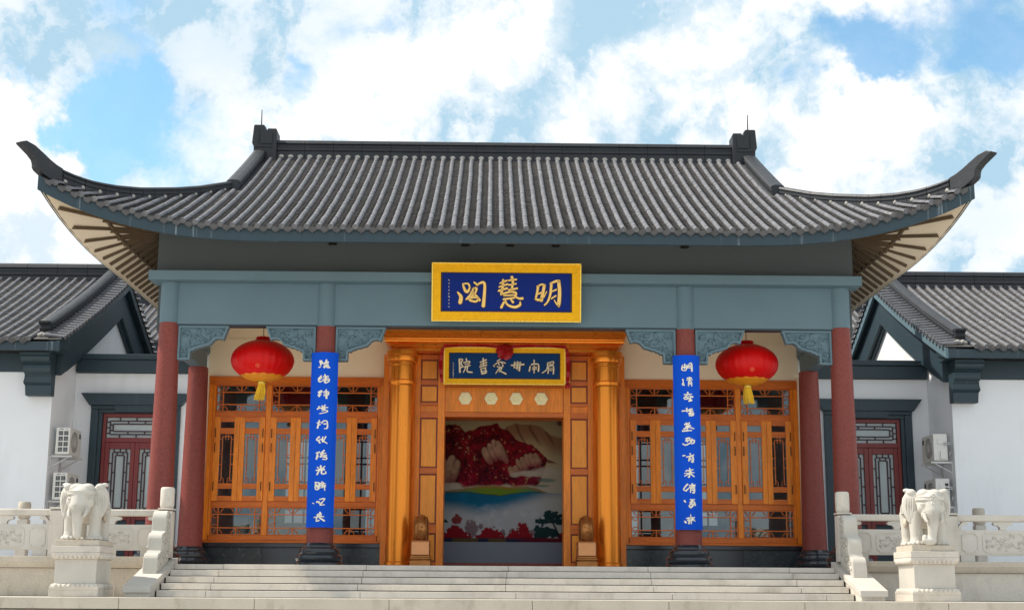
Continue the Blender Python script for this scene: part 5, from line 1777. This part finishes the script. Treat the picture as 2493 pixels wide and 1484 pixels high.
# ================================================================== side wings
def wing(mx, label):
    WXg = 9.30                      # gable wall plane
    YW, YRd = 3.05, 7.5
    th = thing('wing_building', label, 'building', (mx*12.5, YRd, FL), 'white wings either side of the hall')
    def B(): return MB(mx)
    XO = 15.5
    def zr(y):                      # front slope surface
        t = y-2.35
        return 4.50+.40*t+.0115*t*t
    YB = 2*YRd
    # walls: front, gable side, far side, back
    B().box(WXg, XO, YW, YW+.25, FL, 4.2).build('front_wall', M['white'], th)
    gw = B()
    poly = [(YW+.25, FL), (YW+.25, zr(YW)-.3)]+[(y, zr(y)-.18) for y in (4.5, 5.5, 6.5, YRd)]+[(YB-y, zr(y)-.18) for y in (6.5, 5.5, 4.5, YW)]+[(YB-YW, FL)]
    gw.prism(poly, lambda u, v, w: (w, u, v), WXg, WXg+.2)
    gw.build('gable_wall', M['white'], th)
    bw = B(); bw.box(WXg+.2, XO, YB-YW-.2, YB-YW, FL, 4.2); bw.box(XO-.2, XO, YW+.25, YB-YW-.2, FL, 4.4); bw.build('rear_wall', M['white'], th)
    # frieze under the eave and eave fascia
    fz = B(); fz.box(WXg+.002, XO, YW-.05, YW-.002, 3.93, 4.32); fz.build('frieze', M['trim'], th, bev=.006)
    fa = B()
    fa.prism([(2.36, 4.455), (2.36, 4.275), (2.42, 4.275), (YW-.02, 4.42), (YW-.02, 4.60)], lambda u, v, w: (w, u, v), 9.03, XO)
    fa.build('eave_fascia', M['fascia'], th)
    # roof slabs
    rf = B()
    ysam = [2.36+(YRd-2.36)*k/10 for k in range(11)]
    for sg in (0, 1):
        for a, b in zip(ysam, ysam[1:]):
            q = [(8.99, a, zr(a)), (XO, a, zr(a)), (XO, b, zr(b)), (8.99, b, zr(b))]
            if sg: q = [(x, YB-y, z) for x, y, z in q][::-1]
            rf.add(q, [(0, 1, 2, 3)])
            q = [(x, y, z-.06) for x, y, z in q]
            rf.add(q, [(3, 2, 1, 0)])
    roof = rf.build('roof', M['pan'], th, smooth=60)
    pitch = .2245
    cov, pan = [], []
    for i in range(27):
        for half in (0, 1):
            x = 9.62+(i+.5*half)*pitch
            if x > XO-.1: continue
            y1 = YRd-.10
            pts = [(mx*x, 2.32+(y1-2.32)*k/12, zr(2.32+(y1-2.32)*k/12)) for k in range(13)]
            (pan if half else cov).append(pts)
    tile_roof(roof, cov, pan, (1, 0, 0), pitch, seed=5+mx)
    bk = MB()
    for pts in cov:
        bk.tube([(x, YB-y, z+.03) for x, y, z in pts[::3]], .06, 6)
    tag(bk.build('cover_tile_field', M['tile'], roof, smooth=60), kind='stuff')
    nb = MB()
    for pts in cov:
        x, y, z = pts[-1]; nb.ball((x, y+.02, z+.06), (.07, .05, .05), 6, 4)
    nb.build('mortar_pointing', M['mortar'], roof, smooth=60)
    # main ridge
    st = []
    x = 9.30
    k = 0
    while x < XO:
        st.append(((mx*x, YRd, 6.66), (mx*x, YRd, 7.25))); x += .72
    ridge_blocks(roof, st, .30, 'main_ridge_block')
    # descending ridge set back from the verge, front and back
    for sg in (1, -1):
        st = []
        for k in range(9):
            y = YRd-.05+(2.75-YRd+.05)*k/8
            yy = y if sg > 0 else YB-y
            st.append(((mx*9.42, yy, zr(y)-.02), (mx*9.42, yy, zr(y)+.30)))
        ridge_blocks(roof, st, .24, 'descending_ridge_block')
        # scroll at its foot, bedded in pale mortar
        y0 = 2.62 if sg > 0 else YB-2.62
        e = B(); e.prism([(0, .30), (.10*-sg, .33), (.19*-sg, .31), (.17*-sg, .27), (.08*-sg, .24), (.10*-sg, .17), (.05*-sg, .12), (.08*-sg, .04), (0, .0)], lambda u, v, w: (w, y0+.10*sg+u, zr(2.66)+v-.02), 9.31, 9.53)
        e.build('ridge_foot', M['ridge'], roof, bev=.01)
        mt_ = B()
        for q in range(5):
            mt_.ball((9.30+.05*q, y0-.02*sg, zr(2.6)+.03+.02*(q % 2)), (.055, .06, .045), 7, 4)
        mt_.build('mortar_pointing', M['mortar'], roof, smooth=60)
    # short rolls over the verge
    vt = mesh_of(cover_mesh(.047, .40, True), 'verge_tile', M['tile'])
    for sg in (1, -1):
        y = 2.50
        while y < YRd-.05:
            yy = y if sg > 0 else YB-y
            z = zr(y)+.03
            d = Vector((-mx*1, 0, -.10)); d = -d.normalized()      # uphill: inwards
            sl_ = .45 if sg > 0 else -.45
            s = Vector((0, 1, sl_)).normalized()*(-mx)
            nn = s.cross(d).normalized()
            if nn.z < 0: s = -s; nn = -nn
            m_ = Matrix((s, d, nn)).transposed().to_4x4()
            m_.translation = Vector((mx*8.95, yy, z-.02))
            piece('verge_tile', vt, m_, roof)
            y += .205
    # broad barge boards along the gable
    for sg in (1, -1):
        for (x0, x1, o0, o1, nm, mt_) in ((9.0, 9.06, -.03, -.24, 'verge_board', M['beam'] if mx > 0 else M['fascia']), (9.14, 9.297, -.245, -.92, 'barge_board', M['trim'] if mx < 0 else M['trim'])):
            q = B()
            up, dn = [], []
            for k in range(11):
                y = 2.345+(YRd-2.345)*k/10
                if nm == 'barge_board': y = YW-.0+(YRd-YW)*k/10
                up.append((y, zr(y)+o0)); dn.append((y, zr(y)+o1))
            q.prism(up+dn[::-1], lambda u, v, w: (w, u if sg > 0 else YB-u, v), x0, x1)
            q.build(nm, mt_, th, bev=.008)
        q = B()
        up, dn = [], []
        for k in range(11):
            y = YW+.6+(YRd-YW-.6)*k/10
            up.append((y, zr(y)-.922)); dn.append((y, zr(y)-1.0))
        q.prism(up+dn[::-1], lambda u, v, w: (w, u if sg > 0 else YB-u, v), 9.22, 9.298)
        q.build('barge_moulding', M['trim'], th)
        sf = B()
        for a, b in zip(ysam, ysam[1:]):
            ya, yb = (a, b) if sg > 0 else (YB-a, YB-b)
            sf.add([(9.01, ya, zr(a)-.20), (9.30, ya, zr(a)-.20), (9.30, yb, zr(b)-.20), (9.01, yb, zr(b)-.20)], [(0, 1, 2, 3)])
        sf.build('verge_soffit', M['trim'], th)
    B().box(9.062, 9.25, 2.425, 3.04, 4.278, 4.50).build('eave_return', M['trim'], th)
    # corbel at the front corner: stacked rolls and hollows
    prof = [(3.03, 3.42), (2.80, 3.42), (2.80, 3.62), (2.775, 3.635), (2.80, 3.655), (2.765, 3.69), (2.765, 3.80), (2.735, 3.82), (2.735, 3.845), (2.70, 3.86), (2.66, 3.90), (2.65, 3.96), (2.66, 4.02), (2.69, 4.05), (2.66, 4.075), (2.60, 4.09), (2.56, 4.13), (2.555, 4.18), (2.57, 4.225), (2.55, 4.24), (2.55, 4.272), (3.03, 4.272)]
    def wd(v):      # the block narrows downwards
        return 9.84 if v > 3.86 else (9.80 if v > 3.64 else 9.76)
    vs, fs = [], []
    for (u, v) in prof:
        inset = .0 if v > 3.86 else .0
        vs += [(9.255, u, v), (wd(v)+.03*math.sin((v-3.4)*9), u, v)]
    n = len(prof)
    for k in range(n):
        k2 = (k+1) % n
        fs.append((2*k, 2*k2, 2*k2+1, 2*k+1))
    fs.append(tuple(2*k for k in range(n))); fs.append(tuple(2*k+1 for k in range(n-1, -1, -1)))
    B().add(vs, fs).build('corbel', M['trim'], th, bev=.006)
    return th
wing(-1, 'white wing with grey tiled roof and gable left of the hall')
wing(1, 'white wing with grey tiled roof and gable right of the hall')

# ================================================================== link walls with lattice doors
def link(mx, label):
    Y = 4.60
    th = thing('link_building', label, 'building', (mx*7.9, Y, FL), 'white link walls between the hall and the wings')
    def B(): return MB(mx)
    w = B()
    xd0, xd1 = 7.02, 8.86
    w.box(xd1, 9.297, Y, Y+.25, FL, 4.15); w.box(6.32, xd0, Y, Y+.25, FL, 4.15); w.box(xd0, xd1, Y, Y+.25, 3.42, 4.15)
    wall = w.build('wall', M['white'], th)
    c = B(); c.box(6.32, 9.27, Y-.10, Y+.3, 4.16, 4.44); c.build('parapet_band', M['trim'], th, bev=.008)
    B().box(6.32, 9.29, Y-.14, Y+.34, 4.445, 4.56).build('parapet_cap', M['trim'], th, bev=.012)
    # door surround
    for a, b in ((xd1-.12, xd1+.04), (xd0-.04, xd0+.12)):
        B().box(a, b, Y-.09, Y+.2, FL, 3.36).build('door_jamb', M['trim'], th, bev=.008)
    B().box(xd1-.20, xd1-.122, Y-.04, Y+.2, FL, 3.28).build('inner_jamb', M['trim'], th)
    B().box(xd0+.122, xd0+.20, Y-.04, Y+.2, FL, 3.28).build('inner_jamb', M['trim'], th)
    B().box(xd0-.04, xd1+.04, Y-.11, Y+.2, 3.362, 3.44).build('door_head', M['trim'], th, bev=.008)
    B().box(xd0+.122, xd1-.122, Y-.05, Y+.2, 3.285, 3.36).build('inner_head', M['trim'], th)
    hd = B()
    hd.prism([(xd0-.07, 3.442), (xd1+.07, 3.442), (xd1+.26, 3.70), (xd0-.26, 3.70)], lambda u, v, w_: (u, w_, v), Y-.17, Y-.002)
    hd.build('door_hood', M['trim'], th, bev=.008)
    kb = B(); kb.prism([(7.55, 3.30), (8.33, 3.30), (8.38, 3.36), (8.38, 3.44), (7.50, 3.44), (7.50, 3.36)], lambda u, v, w_: (u, w_, v), Y-.14, Y-.112); kb.build('hood_block', M['trim'], th)
    # red door with transom, two leaves of lattice over frosted glass
    a, b = xd0+.205, xd1-.205
    fr = B()
    fr.box(a, a+.07, Y+.02, Y+.14, FL, 3.28); fr.box(b-.07, b, Y+.02, Y+.14, FL, 3.28)
    fr.box(a+.07, b-.07, Y+.02, Y+.14, 3.20, 3.28); fr.box(a+.07, b-.07, Y+.02, Y+.14, 2.66, 2.76)
    door = fr.build('door', M['red_wood'], th, bev=.006)
    def lattice(x0, x1, z0, z1, tall):
        B().box(x0, x1, Y+.098, Y+.104, z0, z1).build('pane', M['frost'], door)
        l = B(); t = .0125; y0, y1 = Y+.065, Y+.09
        def rect(m_):
            l.box(x0+m_-t, x0+m_+t, y0, y1, z0+m_, z1-m_); l.box(x1-m_-t, x1-m_+t, y0, y1, z0+m_, z1-m_)
            l.box(x0+m_+t, x1-m_-t, y0, y1, z0+m_-t, z0+m_+t); l.box(x0+m_+t, x1-m_-t, y0, y1, z1-m_-t, z1-m_+t)
        rect(.07); rect(.135)
        W, H = x1-x0, z1-z0
        def v(x, za, zb): l.box(x-t, x+t, y0+.002, y1-.002, za, zb)
        def h(z, xa, xb): l.box(xa, xb, y0+.002, y1-.002, z-t, z+t)
        for f in (.22, .5, .78):
            xx = x0+W*f
            v(xx, z0, z0+.07-t); v(xx, z1-.07+t, z1)
            zz = z0+H*f
            h(zz, x0, x0+.07-t); h(zz, x1-.07+t, x1)
        for f in (.36, .64):
            xx = x0+W*f
            v(xx, z0+.07+t, z0+.135-t); v(xx, z1-.135+t, z1-.07-t)
            zz = z0+H*f
            h(zz, x0+.07+t, x0+.135-t); h(zz, x1-.135+t, x1-.07-t)
        l.build('lattice', M['dark_lattice'], door)
    lattice(a+.075, b-.075, 2.765, 3.195, False)
    mid = (a+b)/2
    for p, q in ((a+.073, mid-.003), (mid+.003, b-.073)):
        s = B()
        s.box(p, p+.09, Y+.03, Y+.12, .02, 2.655); s.box(q-.09, q, Y+.03, Y+.12, .02, 2.655)
        for z0, z1 in ((.02, .18), (1.0, 1.12), (2.52, 2.655)): s.box(p+.091, q-.091, Y+.032, Y+.118, z0, z1)
        s.build('door_leaf', M['red_wood'], door, bev=.005)
        lattice(p+.092, q-.092, 1.122, 2.518, True)
        B().box(p+.092, q-.092, Y+.06, Y+.09, .182, .998).build('door_panel', M['trim'], door, bev=.008)
    B().box(xd0+.12, xd1-.12, Y-.1, Y+.2, FL+.001, .018).build('threshold', M['granite'], th)
    # room behind the door so the glass is backed
    B().box(6.35, 9.28, Y+1.4, Y+1.5, FL, 4.1).build('inner_wall', M['int_wall'], th)
    B().box(6.35, 9.28, Y+.25, Y+1.5, 4.05, 4.14).build('inner_ceiling', M['int_wall'], th)
    return th
link(-1, 'white link wall with red lattice door between hall and left wing')
link(1, 'white link wall with red lattice door between hall and right wing')

# ================================================================== hall behind, its tiled roof showing in the gaps
def rear():
    th = thing('rear_building', 'grey tiled roof of a building rising behind the hall', 'building', (0, 14, FL))
    Y0, Y1, Z0, Z1, X = 13.0, 17.0, 6.33, 8.2, 13.0
    def z(y): return Z0+.40*(y-Y0)+.0169*(y-Y0)**2
    w = B(); w.box(-X+.6, X-.6, Y0+.9, 20.5, FL, 6.5); w.build('wall', M['white'], th)
    r = B()
    for a, b in ((Y0, (Y0+Y1)/2), ((Y0+Y1)/2, Y1)):
        r.add([(-X, a, z(a)), (X, a, z(a)), (X, b, z(b)), (-X, b, z(b))], [(0, 1, 2, 3)])
        r.add([(-X, 2*Y1-a, z(a)), (X, 2*Y1-a, z(a)), (X, 2*Y1-b, z(b)), (-X, 2*Y1-b, z(b))], [(3, 2, 1, 0)])
    roof = r.build('roof', M['pan'], th)
    B().box(-X, X, Y0-.02, Y0+.05, Z0-.26, Z0-.03).build('eave_fascia', M['fascia'], th)
    cov, pan = [], []
    for mx in (-1, 1):
        for i in range(16):
            for half in (0, 1):
                x = 9.0+(i+.5*half)*.22
                pts = [(mx*x, Y0-.04+(Y1-Y0-.1)*k/8, z(Y0-.04+(Y1-Y0-.1)*k/8)) for k in range(9)]
                (pan if half else cov).append(pts)
    tile_roof(roof, cov, pan, (1, 0, 0), .22, limit=200, seed=9)
    st = []
    for k in range(27):
        x = -X+2*X*k/26
        st.append(((x, Y1, z(Y1)-.1), (x, Y1, z(Y1)+.45)))
    ridge_blocks(roof, st, .3, 'main_ridge_block')
rear()

# ================================================================== air conditioner units on the wing gables
def ac(mx, z0, label, front, full):
    x0, x1, y0, y1 = 8.90, 9.19, 3.14, 3.92
    H = .55
    th = thing('air_conditioner', label, 'air conditioner', (mx*9.05, 3.5, z0), 'air conditioner units beside the wings')
    def B(): return MB(mx)
    b = B(); b.box(x0, x1, y0, y1, z0+.02, z0+.02+H)
    for y in (y0+.1, y1-.14): b.box(x0+.01, x1-.01, y, y+.05, z0+.001, z0+.0195)
    case = b.build('casing', M['ac'], th, bev=.012)
    # fan grille on the long outer face
    g_ = B()
    cy, cz = y0+.32, z0+.02+H/2
    for r in (.06, .11, .16, .21):
        g_.tube([(x0-.012, cy+r*math.cos(2*math.pi*k/24), cz+r*math.sin(2*math.pi*k/24)) for k in range(25)], .005, 4)
    for k in range(8):
        a = math.pi*k/8
        g_.tube([(x0-.010, cy+.21*math.cos(a), cz+.21*math.sin(a)), (x0-.010, cy-.21*math.cos(a), cz-.21*math.sin(a))], .004, 4)
    B().lathe([(.215, 0), (.215, .004)], (x0-.004, cy, cz), 28, fn=lambda x, y, h: (h, x, y)).build('fan_recess', M['ac_dark'], case)
    g_.build('fan_guard', M['ac'], case)
    B().box(x0-.003, x0+.0, y1-.14, y1-.04, z0+.40, z0+.50).build('handle_recess', M['ac_dark'], case)
    if front == 'vents':
        for i in range(2):
            for k in range(4):
                xa = x0+.04+.108*(1-i); za = z0+.075+.112*k
                v = B(); v.box(xa, xa+.085, y0-.004, y0-.0005, za, za+.085)
                vent = v.build('vent', M['ac_dark'], case)
                s = B()
                for q in range(2):
                    s.box(xa, xa+.085, y0-.007, y0-.0045, za+.026+.028*q, za+.030+.028*q)
                s.box(xa+.040, xa+.044, y0-.0075, y0-.0072, za, za+.085)
                s.build('vent_bar', M['steel'], case)
        B().box(x0+.05, x0+.10, y0-.004, y0-.0005, z0+.535, z0+.542).build('slot', M['ac_dark'], case)
        B().box(x0+.14, x0+.22, y0-.004, y0-.0005, z0+.532, z0+.544).build('slot', M['ac_dark'], case)
    else:
        s = B(); s.box(x0+.085, x0+.205, y0-.012, y0-.0005, z0+.36, z0+.47); s.build('service_cover', M['ac'], case, bev=.004)
        s = B(); s.box(x0+.13, x1-.03, y0-.03, y0-.0005, z0+.05, z0+.21); s.build('valve_cover', M['ac'], case, bev=.006)
        if not full:
            for zz in (.42, .33): B().box(x0+.19, x0+.26, y0-.014, y0-.0125, z0+zz, z0+zz+.05).build('label_plate', M['ac_dark'], case)
        p = B()
        for d in (0, .035):
            p.tube([(x1-.08, y0-.02, z0+.38-d), (x1+.02, y0-.05, z0+.39-d), (x1+.075, y0-.03, z0+.34-d), (x1+.08, y0+.02, z0+.22-d), (x1+.03, y0+.01, z0+.16-d)], .011, 6)
        p.build('pipe', M['steel'], th, smooth=60)
    # wall bracket: two angle arms with diagonal struts
    for y in (y0+.02, y1-.1):
        k_ = B()
        k_.box(x0-.06, 9.297, y, y+.035, z0-.035, z0)
        k_.box(9.262, 9.297, y, y+.035, z0-.30, z0-.036)
        k_.tube([(x0+.02, y+.018, z0-.04), (9.27, y+.018, z0-.235)], .013, 5)
        k_.build('bracket', M['steel'], th)
    return th
ac(-1, 2.235, 'upper vented air conditioner on the left wing wall', 'vents', True)
ac(-1, 1.315, 'lower vented air conditioner on the left wing wall, behind the elephant', 'vents', True)
ac(1, 2.235, 'upper air conditioner with pipes on the right wing wall', 'service', True)
ac(1, 1.315, 'lower air conditioner with label plates on the right wing wall, behind the elephant', 'service', False)

# ================================================================== elephants on pedestals
def pedestal(mx, label):
    cx, cy = mx*6.60, -3.42
    th = thing('pedestal', label, 'pedestal', (cx, cy, TER), 'carved pedestals of the elephants')
    def blk(hx, hy, z0, z1, nm, m_, par, bev): return MB().box(cx-hx, cx+hx, cy-hy, cy+hy, TER+z0, TER+z1).build(nm, m_, par, bev=bev)
    H = .855
    blk(.375, .475, .002, .10, 'foot', M['granite'], th, .006)
    def moulding(z0, z1, b0, b1, nm):
        q = MB(); n = 6
        vs, fs = [], []
        for k in range(n+1):
            t = k/n
            g_ = b0+(b1-b0)*t+.022*math.sin(math.pi*t)
            z = TER+z0+(z1-z0)*t
            vs += [(cx-.31-g_, cy-.41-g_, z), (cx+.31+g_, cy-.41-g_, z), (cx+.31+g_, cy+.41+g_, z), (cx-.31-g_, cy+.41+g_, z)]
        for k in range(n):
            for i in range(4):
                j = (i+1) % 4
                fs.append((k*4+i, k*4+j, (k+1)*4+j, (k+1)*4+i))
        fs += [(3, 2, 1, 0), tuple(n*4+i for i in range(4))]
        return q.add(vs, fs).build(nm, M['granite'], th, smooth=50)
    moulding(.102, .20, .062, .012, 'lower_moulding')
    blk(.318, .418, .20, .565, 'shaft', M['marble'], th, .006)
    moulding(.565, .665, .012, .058, 'upper_moulding')
    blk(.372, .472, .667, .765, 'cap', M['granite'], th, .008)
    blk(.335, .435, .767, H, 'top_block', M['granite_warm'], th, .006)
    # lotus petals on both mouldings, all round
    lo, up = MB(), MB()
    for side in range(4):
        hx, hy = .31, .41
        L = hx if side % 2 == 0 else hy
        n = 9 if side % 2 == 0 else 11
        for k in range(n):
            u = -L+2*L*(k+.5)/n
            for (mbx, z, g_, tl) in ((lo, .15, .052, .35), (up, .612, .052, 0)):
                o_ = (L and (hy if side % 2 == 0 else hx))+g_
                p = {0: (cx+u, cy-o_, TER+z), 1: (cx+o_, cy+u, TER+z), 2: (cx+u, cy+o_, TER+z), 3: (cx-o_, cy+u, TER+z)}[side]
                w = 2*L/n*.46
                mbx.ball(p, (w, .022, .046) if side % 2 == 0 else (.022, w, .046), 8, 6)
    lo.build('lotus_carving', M['granite'], th, smooth=60); up.build('lotus_carving', M['granite'], th, smooth=60)
    return cx, cy, TER+H

def sculpt(parts, name, m_, parent, voxel, smooth_it=4):
    """fuse overlapping volumes into one continuous carved surface"""
    mb = MB()
    for p in parts: p(mb)
    me = mb.mesh(name, ORG[parent], True)
    tmp = bpy.data.objects.new('tmp', me)
    COL.objects.link(tmp)
    r = tmp.modifiers.new('r', 'REMESH'); r.mode = 'VOXEL'; r.voxel_size = voxel; r.use_smooth_shade = True
    s = tmp.modifiers.new('s', 'SMOOTH'); s.factor = .5; s.iterations = smooth_it
    dg = bpy.context.evaluated_depsgraph_get()
    dg.update()
    nm = bpy.data.meshes.new_from_object(tmp.evaluated_get(dg))
    bpy.data.objects.remove(tmp)
    nm.name = name
    nm.materials.clear(); nm.materials.append(m_)
    nm.polygons.foreach_set('use_smooth', [True]*len(nm.polygons))
    o = bpy.data.objects.new(name, nm)
    COL.objects.link(o)
    o.parent = parent
    ORG[o] = ORG[parent]
    return o
def elephant(mx, label, curl):
    cx, cy, z0 = pedestal(mx, ('pale stone pedestal with lotus mouldings under the left elephant', 'pale stone pedestal with lotus mouldings under the right elephant')[mx > 0])
    th = thing('elephant_statue', label, 'statue', (cx, cy, z0), 'stone elephants guarding the steps')
    def P(x, y, z): return (cx+mx*x, cy+y, z0+z)
    parts = []
    def ball(c, r): parts.append(lambda mb, c=c, r=r: mb.ball(P(*c), r, 20, 12))
    def chain(pts, rad, sub=5, ripple=0):
        for i in range(len(pts)-1):
            for k in range(sub):
                t = k/sub
                c = [pts[i][q]+(pts[i+1][q]-pts[i][q])*t for q in range(3)]
                r = rad[i]+(rad[i+1]-rad[i])*t
                ball(c, r)
        ball(pts[-1], rad[-1])
    # body and rump
    ball((0, .10, .56), (.27, .37, .255)); ball((0, .26, .55), (.255, .22, .25)); ball((0, -.10, .58), (.25, .22, .235))
    ball((0, .12, .47), (.24, .32, .20))
    # neck, head, brow
    ball((0, -.24, .64), (.20, .18, .20)); ball((0, -.33, .68), (.215, .17, .18)); ball((0, -.39, .60), (.205, .14, .15)); ball((0, -.425, .51), (.165, .115, .13)); ball((0, -.45, .43), (.125, .10, .10))
    for s in (-1, 1):
        ball((s*.085, -.335, .785), (.11, .11, .085)); ball((s*.14, -.395, .58), (.075, .075, .10))
        ball((s*.10, -.43, .47), (.07, .06, .08))
    # trunk
    tx = -.02*curl
    chain([(0, -.41, .66), (0, -.455, .53), (0, -.475, .40), (tx*.4, -.475, .28), (tx, -.47, .16), (tx*1.5, -.465, .075)], [.15, .13, .104, .080, .068, .064], 7)
    if curl:
        chain([(tx*1.5, -.465, .075), (-.085, -.47, .055), (-.135, -.47, .075), (-.14, -.47, .12)], [.072, .06, .05, .04], 5)
    # legs with broad toes
    for (x, y) in ((-.195, -.19), (.195, -.17), (-.175, .34), (.175, .36)):
        chain([(x*.92, y, .50), (x, y-.01, .30), (x, y-.01, .12), (x, y-.015, .055)], [.12, .095, .088, .098], 6)
        for k in range(5):
            a = R(-90+(k-2)*36)
            ball((x+.10*math.cos(a), y-.015+.10*math.sin(a), .032), (.033, .033, .034))
        ball((x, y-.015, .03), (.118, .112, .034))
    # ears: curled upper lobe and hanging flap
    for s in (-1, 1):
        ball((s*.245, -.22, .82), (.075, .075, .058)); ball((s*.205, -.22, .76), (.07, .07, .08))
        ball((s*.30, -.17, .855), (.06, .05, .034))
    # tail and the raised base between the feet
    chain([(0, .47, .60), (.03, .50, .45), (.05, .49, .30)], [.05, .035, .03], 5)
    body = sculpt(parts, 'elephant_body', M['marble'], th, .0105, 2)
    for s in (-1, 1):      # ears: leaf-shaped flaps hanging from the sides of the head
        ol = [(-.01, .80), (.06, .835), (.13, .815), (.175, .74), (.19, .64), (.17, .53), (.13, .43), (.095, .365), (.075, .36), (.05, .43), (.015, .52), (-.015, .62)]
        ea = MB()
        ctr = (.085, .62)
        def ef(u, v, w, s=s):
            dx, dy = .80, .60
            u, v = u*1.22, .82+(v-.82)*1.08
            return P(s*(.195+u*dx+w*.60), -.285+u*dy-w*.80, v)
        n_ = len(ol)
        rings = [(1.0, -.012), (1.0, .008), (.90, .024), (.60, .032), (.25, .028)]
        vs, fs = [], []
        for k_, w_ in rings:
            for (u, v) in ol:
                vs.append(ef(ctr[0]+(u-ctr[0])*k_, ctr[1]+(v-ctr[1])*k_, w_+.003*math.sin(u*50)))
        for q in range(len(rings)-1):
            for k in range(n_):
                k2 = (k+1) % n_
                fs.append((q*n_+k, q*n_+k2, (q+1)*n_+k2, (q+1)*n_+k))
        fs += [tuple(range(n_-1, -1, -1)), tuple((len(rings)-1)*n_+k for k in range(n_))]
        ea.add(vs, fs)
        for k in range(4):
            ea.tube([ef(.02+.03*k, .74, .03), ef(.03+.032*k, .60, .036), ef(.05+.018*k, .46, .028)], .0065, 4)
        ea.build('ear', M['marble'], th, smooth=50)
    # wrinkles carved round trunk and brow
    wr = MB()
    pts = [(0, -.455, .50), (0, -.475, .40), (tx*.4, -.475, .28), (tx, -.47, .16)]
    rd = [.150, .118, .083, .070]
    for k in range(13):
        t = k/12*3; i = min(int(t), 2); f = t-i
        c = [pts[i][q]+(pts[i+1][q]-pts[i][q])*f for q in range(3)]; r = rd[i]+(rd[i+1]-rd[i])*f
        wr.tube([P(c[0]+(r-.003)*math.cos(R(a)), c[1]-(r-.003)*abs(math.sin(R(a))), c[2]+.010*math.sin(R(a))) for a in range(15, 170, 14)], .0052, 4)
    wr.build('trunk_wrinkle', M['marble'], body, smooth=60)
    # headband with a rosette, harness, blanket
    hb = MB()
    band = [P(.222*math.cos(R(a)), -.33-.222*math.sin(R(a)), .715) for a in range(0, 181, 10)]
    vs, fs = [], []
    for b_ in band: vs += [(b_[0], b_[1], b_[2]-.022), (b_[0], b_[1], b_[2]+.022)]
    for k in range(len(band)-1): fs.append((2*k, 2*k+2, 2*k+3, 2*k+1))
    hb.add(vs, fs)
    for dz in (-.022, .022): hb.tube([(b_[0], b_[1], b_[2]+dz) for b_ in band], .006, 5)
    if curl:
        for k in range(5):
            a = R(90+72*k); hb.ball(P(.035*math.cos(a), -.556, .74+.035*math.sin(a)), (.022, .016, .022), 7, 5)
        hb.ball(P(0, -.563, .74), .018, 7, 5)
        for k in range(3): hb.ball(P((k-1)*.03, -.565, .635-.012*(k == 1)), (.014, .010, .022), 6, 4)
    hb.build('headband', M['stone_carved'] if curl else M['marble'], th, smooth=50)
    for s in (-1, 1):
        t_ = MB(); t_.tube([P(s*.115, -.46, .50), P(s*.13, -.50, .43), P(s*.125, -.545, .37), P(s*.11, -.57, .345)], [.034, .032, .027, .016], 10)
        t_.build('tusk', M['marble'], th, smooth=60)
        e = MB(); e.ball(P(s*.160, -.475, .615), (.018, .016, .013), 8, 6); e.tube([P(s*.125, -.505, .627), P(s*.158, -.492, .64), P(s*.19, -.455, .632)], .007, 5)
        e.build('eye', M['stone_carved'], th, smooth=60)
    bl = MB()
    us, vv = [k/16 for k in range(17)], [k/20 for k in range(21)]
    def bf(u, v):
        a = R(-12+204*v); y = -.04+.40*u
        rr = math.sqrt(max(.02, 1-((y-.14)/.46)**2))
        return P(.282*rr*math.cos(a)*1.02, y, .565+.27*rr*math.sin(a))
    bl.grid(bf, us, vv)
    blk_ = bl.build('saddle_cloth', M['marble'], th, smooth=60)
    cv = MB()
    def b3(u, v, h):
        p = Vector(bf(u, v)); c = Vector(P(0, .14, .565)); d = (p-c).normalized()
        return tuple(p+d*(h+.001))
    for vlo, vhi in ((.03, .42), (.58, .97)):
        swirls(cv, lambda u, v, r: .08+r < u < .92-r and vlo+r*.6 < v < vhi-r*.6, (0, 1, vlo, vhi), b3, 3, 26, .009, 1.3)
    for v in (.01, .5, .99): cv.tube([b3(u, v, 0) for u in us], .009, 5)
    for u in (0, 1): cv.tube([b3(u, v, 0) for v in vv], .010, 5)
    cv.build('carved_relief', M['stone_carved'], blk_, smooth=60)
    tn = MB()
    tn.ball(P(-.235, .22, .37), (.03, .08, .075), 10, 8); tn.ball(P(.235, .22, .37), (.03, .08, .075), 10, 8)
    tn.build('stirrup_disc', M['granite_warm'], th, smooth=60)
elephant(-1, 'white stone elephant with straight trunk on the left pedestal', 0)
elephant(1, 'white stone elephant with curled trunk and rosette headband on the right pedestal', 1)
